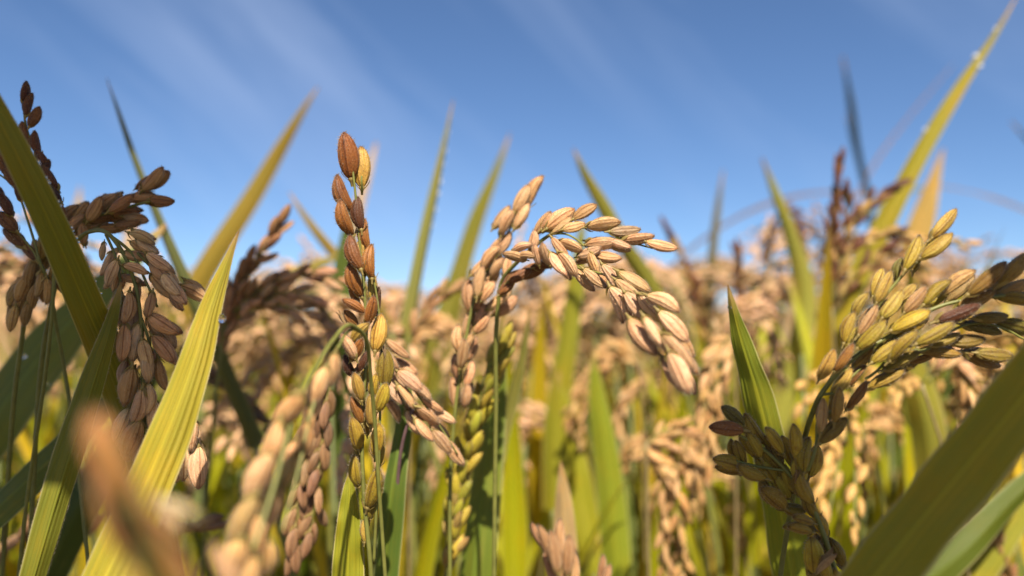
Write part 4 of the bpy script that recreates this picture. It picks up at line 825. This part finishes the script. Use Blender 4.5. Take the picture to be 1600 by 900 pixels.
for k, (x, y, d, dx, lb) in enumerate([(610, 450, .62, -40, 'peach coloured blurred ear nodding left beyond the slim light green leaf'), (475, 425, .6, 46, 'peach coloured blurred ear showing above the brown sweeping ear'), (1010, 500, .55, 50, 'peach coloured blurred ear nodding beyond the drooping tip of the arching ear'),
    (1215, 440, .5, 44, 'golden blurred ear nodding right of the brown upright ear beside the pale green leaf'), (1075, 455, .58, -36, 'golden blurred ear nodding left beyond the thin brown ear'), (60, 440, .5, 40, 'pale blurred ear beyond the dark chain of grains at the left'), (1540, 560, .4, -46, 'tan blurred ear nodding left behind the right end of the green ear'), (735, 470, .6, 40, 'peach coloured blurred ear beyond the tan ear that climbs right'), (995, 690, .42, 36, 'pinkish blurred ear hanging low right of the sunlit lime leaf'), (845, 640, .44, -34, 'pinkish blurred ear hanging low left of the yellow-green leaf under the arching ear'), (1120, 720, .46, 30, 'pinkish blurred ear low behind the dark shaded ear'), (650, 640, .40, 34, 'tan blurred ear in the shade between the upright ear and the arching ear'), (1390, 640, .40, -34, 'tan blurred ear under the green ear on the right'), (1225, 330, .52, 24, 'small dark ear standing up left of the dark upright ear'), (930, 455, .8, 30, 'small peach blurred ear below the curve of the arching ear'), (1165, 470, .42, 46, 'tan blurred ear nodding right behind the tip of the sunlit sharp leaf'), (690, 500, .42, -40, 'tan blurred ear nodding left under the olive slanting leaf'), (350, 640, .45, -44, 'tan blurred ear nodding in the shade right of the yellow-green leaf')]):
    back(lb, (x, y + 260), d, [([(x - dx, y + 110), (x - dx * .4, y + 12), (x + dx * .3, y), (x + dx, y + 60), (x + dx * 1.2, y + 130)], 34, 24), ([(x - dx, y + 110), (x - dx * .3, y + 25), (x + dx * .4, y + 22), (x + dx * .8, y + 110)], 30, 26)], DB if 'dark ear' in lb else PB if k % 2 else TB, 120 + k)

# ================================================================== DEW
def edge_pt(key, side, t):
    E = BLADES[key][1 + side]; x = t * (len(E) - 1); i = int(x); q = E[i] + (E[min(i + 1, len(E) - 1)] - E[i]) * (x - i); return Vector(q)
dr = random.Random(2)
# which edge faces up right
for key, n, t0, t1, r0, r1, lb in [('edge', 46, .22, .72, .00012, .00034, 'tiny clear dew bead on the upper edge of the dark olive leaf'), ('near_right', 26, .15, .7, .00008, .0002, 'tiny dew bead on the hairy edge of the wide dark leaf')]:
    s = 0 if np.mean(BLADES[key][1][:, 2]) > np.mean(BLADES[key][2][:, 2]) else 1
    for i in range(n):
        p = edge_pt(key, s if key == 'edge' or i % 2 else 1 - s, dr.uniform(t0, t1)); dew(p, dr.uniform(r0, r1), lb, 'tiny dew beads along ' + ('the dark olive leaf' if key == 'edge' else 'the wide dark leaf'))
def right_side(key): return 0 if np.mean(BLADES[key][1][:, 0]) > np.mean(BLADES[key][2][:, 0]) else 1
rs = right_side('gold'); dew(edge_pt('gold', rs, .70) + Vector((.0004, -.0004, -.0005)), .0008, 'clear dew drop hanging on the right edge of the bright yellow-green leaf', None, 1.25)
rs = right_side('drop_blade')
for i in range(16): dew(edge_pt('drop_blade', rs, .42 + .034 * i + dr.uniform(-.01, .01)), (.0009 if i in (7, 8) else dr.uniform(.0003, .0008)), 'dew drop on the right edge of the slim light green leaf', 'dew drops down the slim light green leaf', glinting=True)
rs = right_side('tall_right')
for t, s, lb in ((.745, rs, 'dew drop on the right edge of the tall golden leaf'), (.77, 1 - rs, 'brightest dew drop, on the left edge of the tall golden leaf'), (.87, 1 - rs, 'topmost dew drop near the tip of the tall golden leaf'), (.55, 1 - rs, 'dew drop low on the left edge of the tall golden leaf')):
    dew(edge_pt('tall_right', s, t), dict(((.77, .0014), (.745, .0012), (.87, .0009), (.55, .0010)))[t], lb, None, glinting=True)
for x, y, d, lb in ((1140, 480, .184, 'dew drop near the tip of the sunlit sharp green leaf'),): dew(P(x, y, d), .0005, lb, None)
for x, y, r_, lb in ((35, 556, .0011, 'dew drop on the upper side of the broad dark green leaf'), (75, 600, .0007, 'smaller dew drop lower on the broad dark green leaf')): dew(P(x, y, .247), r_, lb, None)
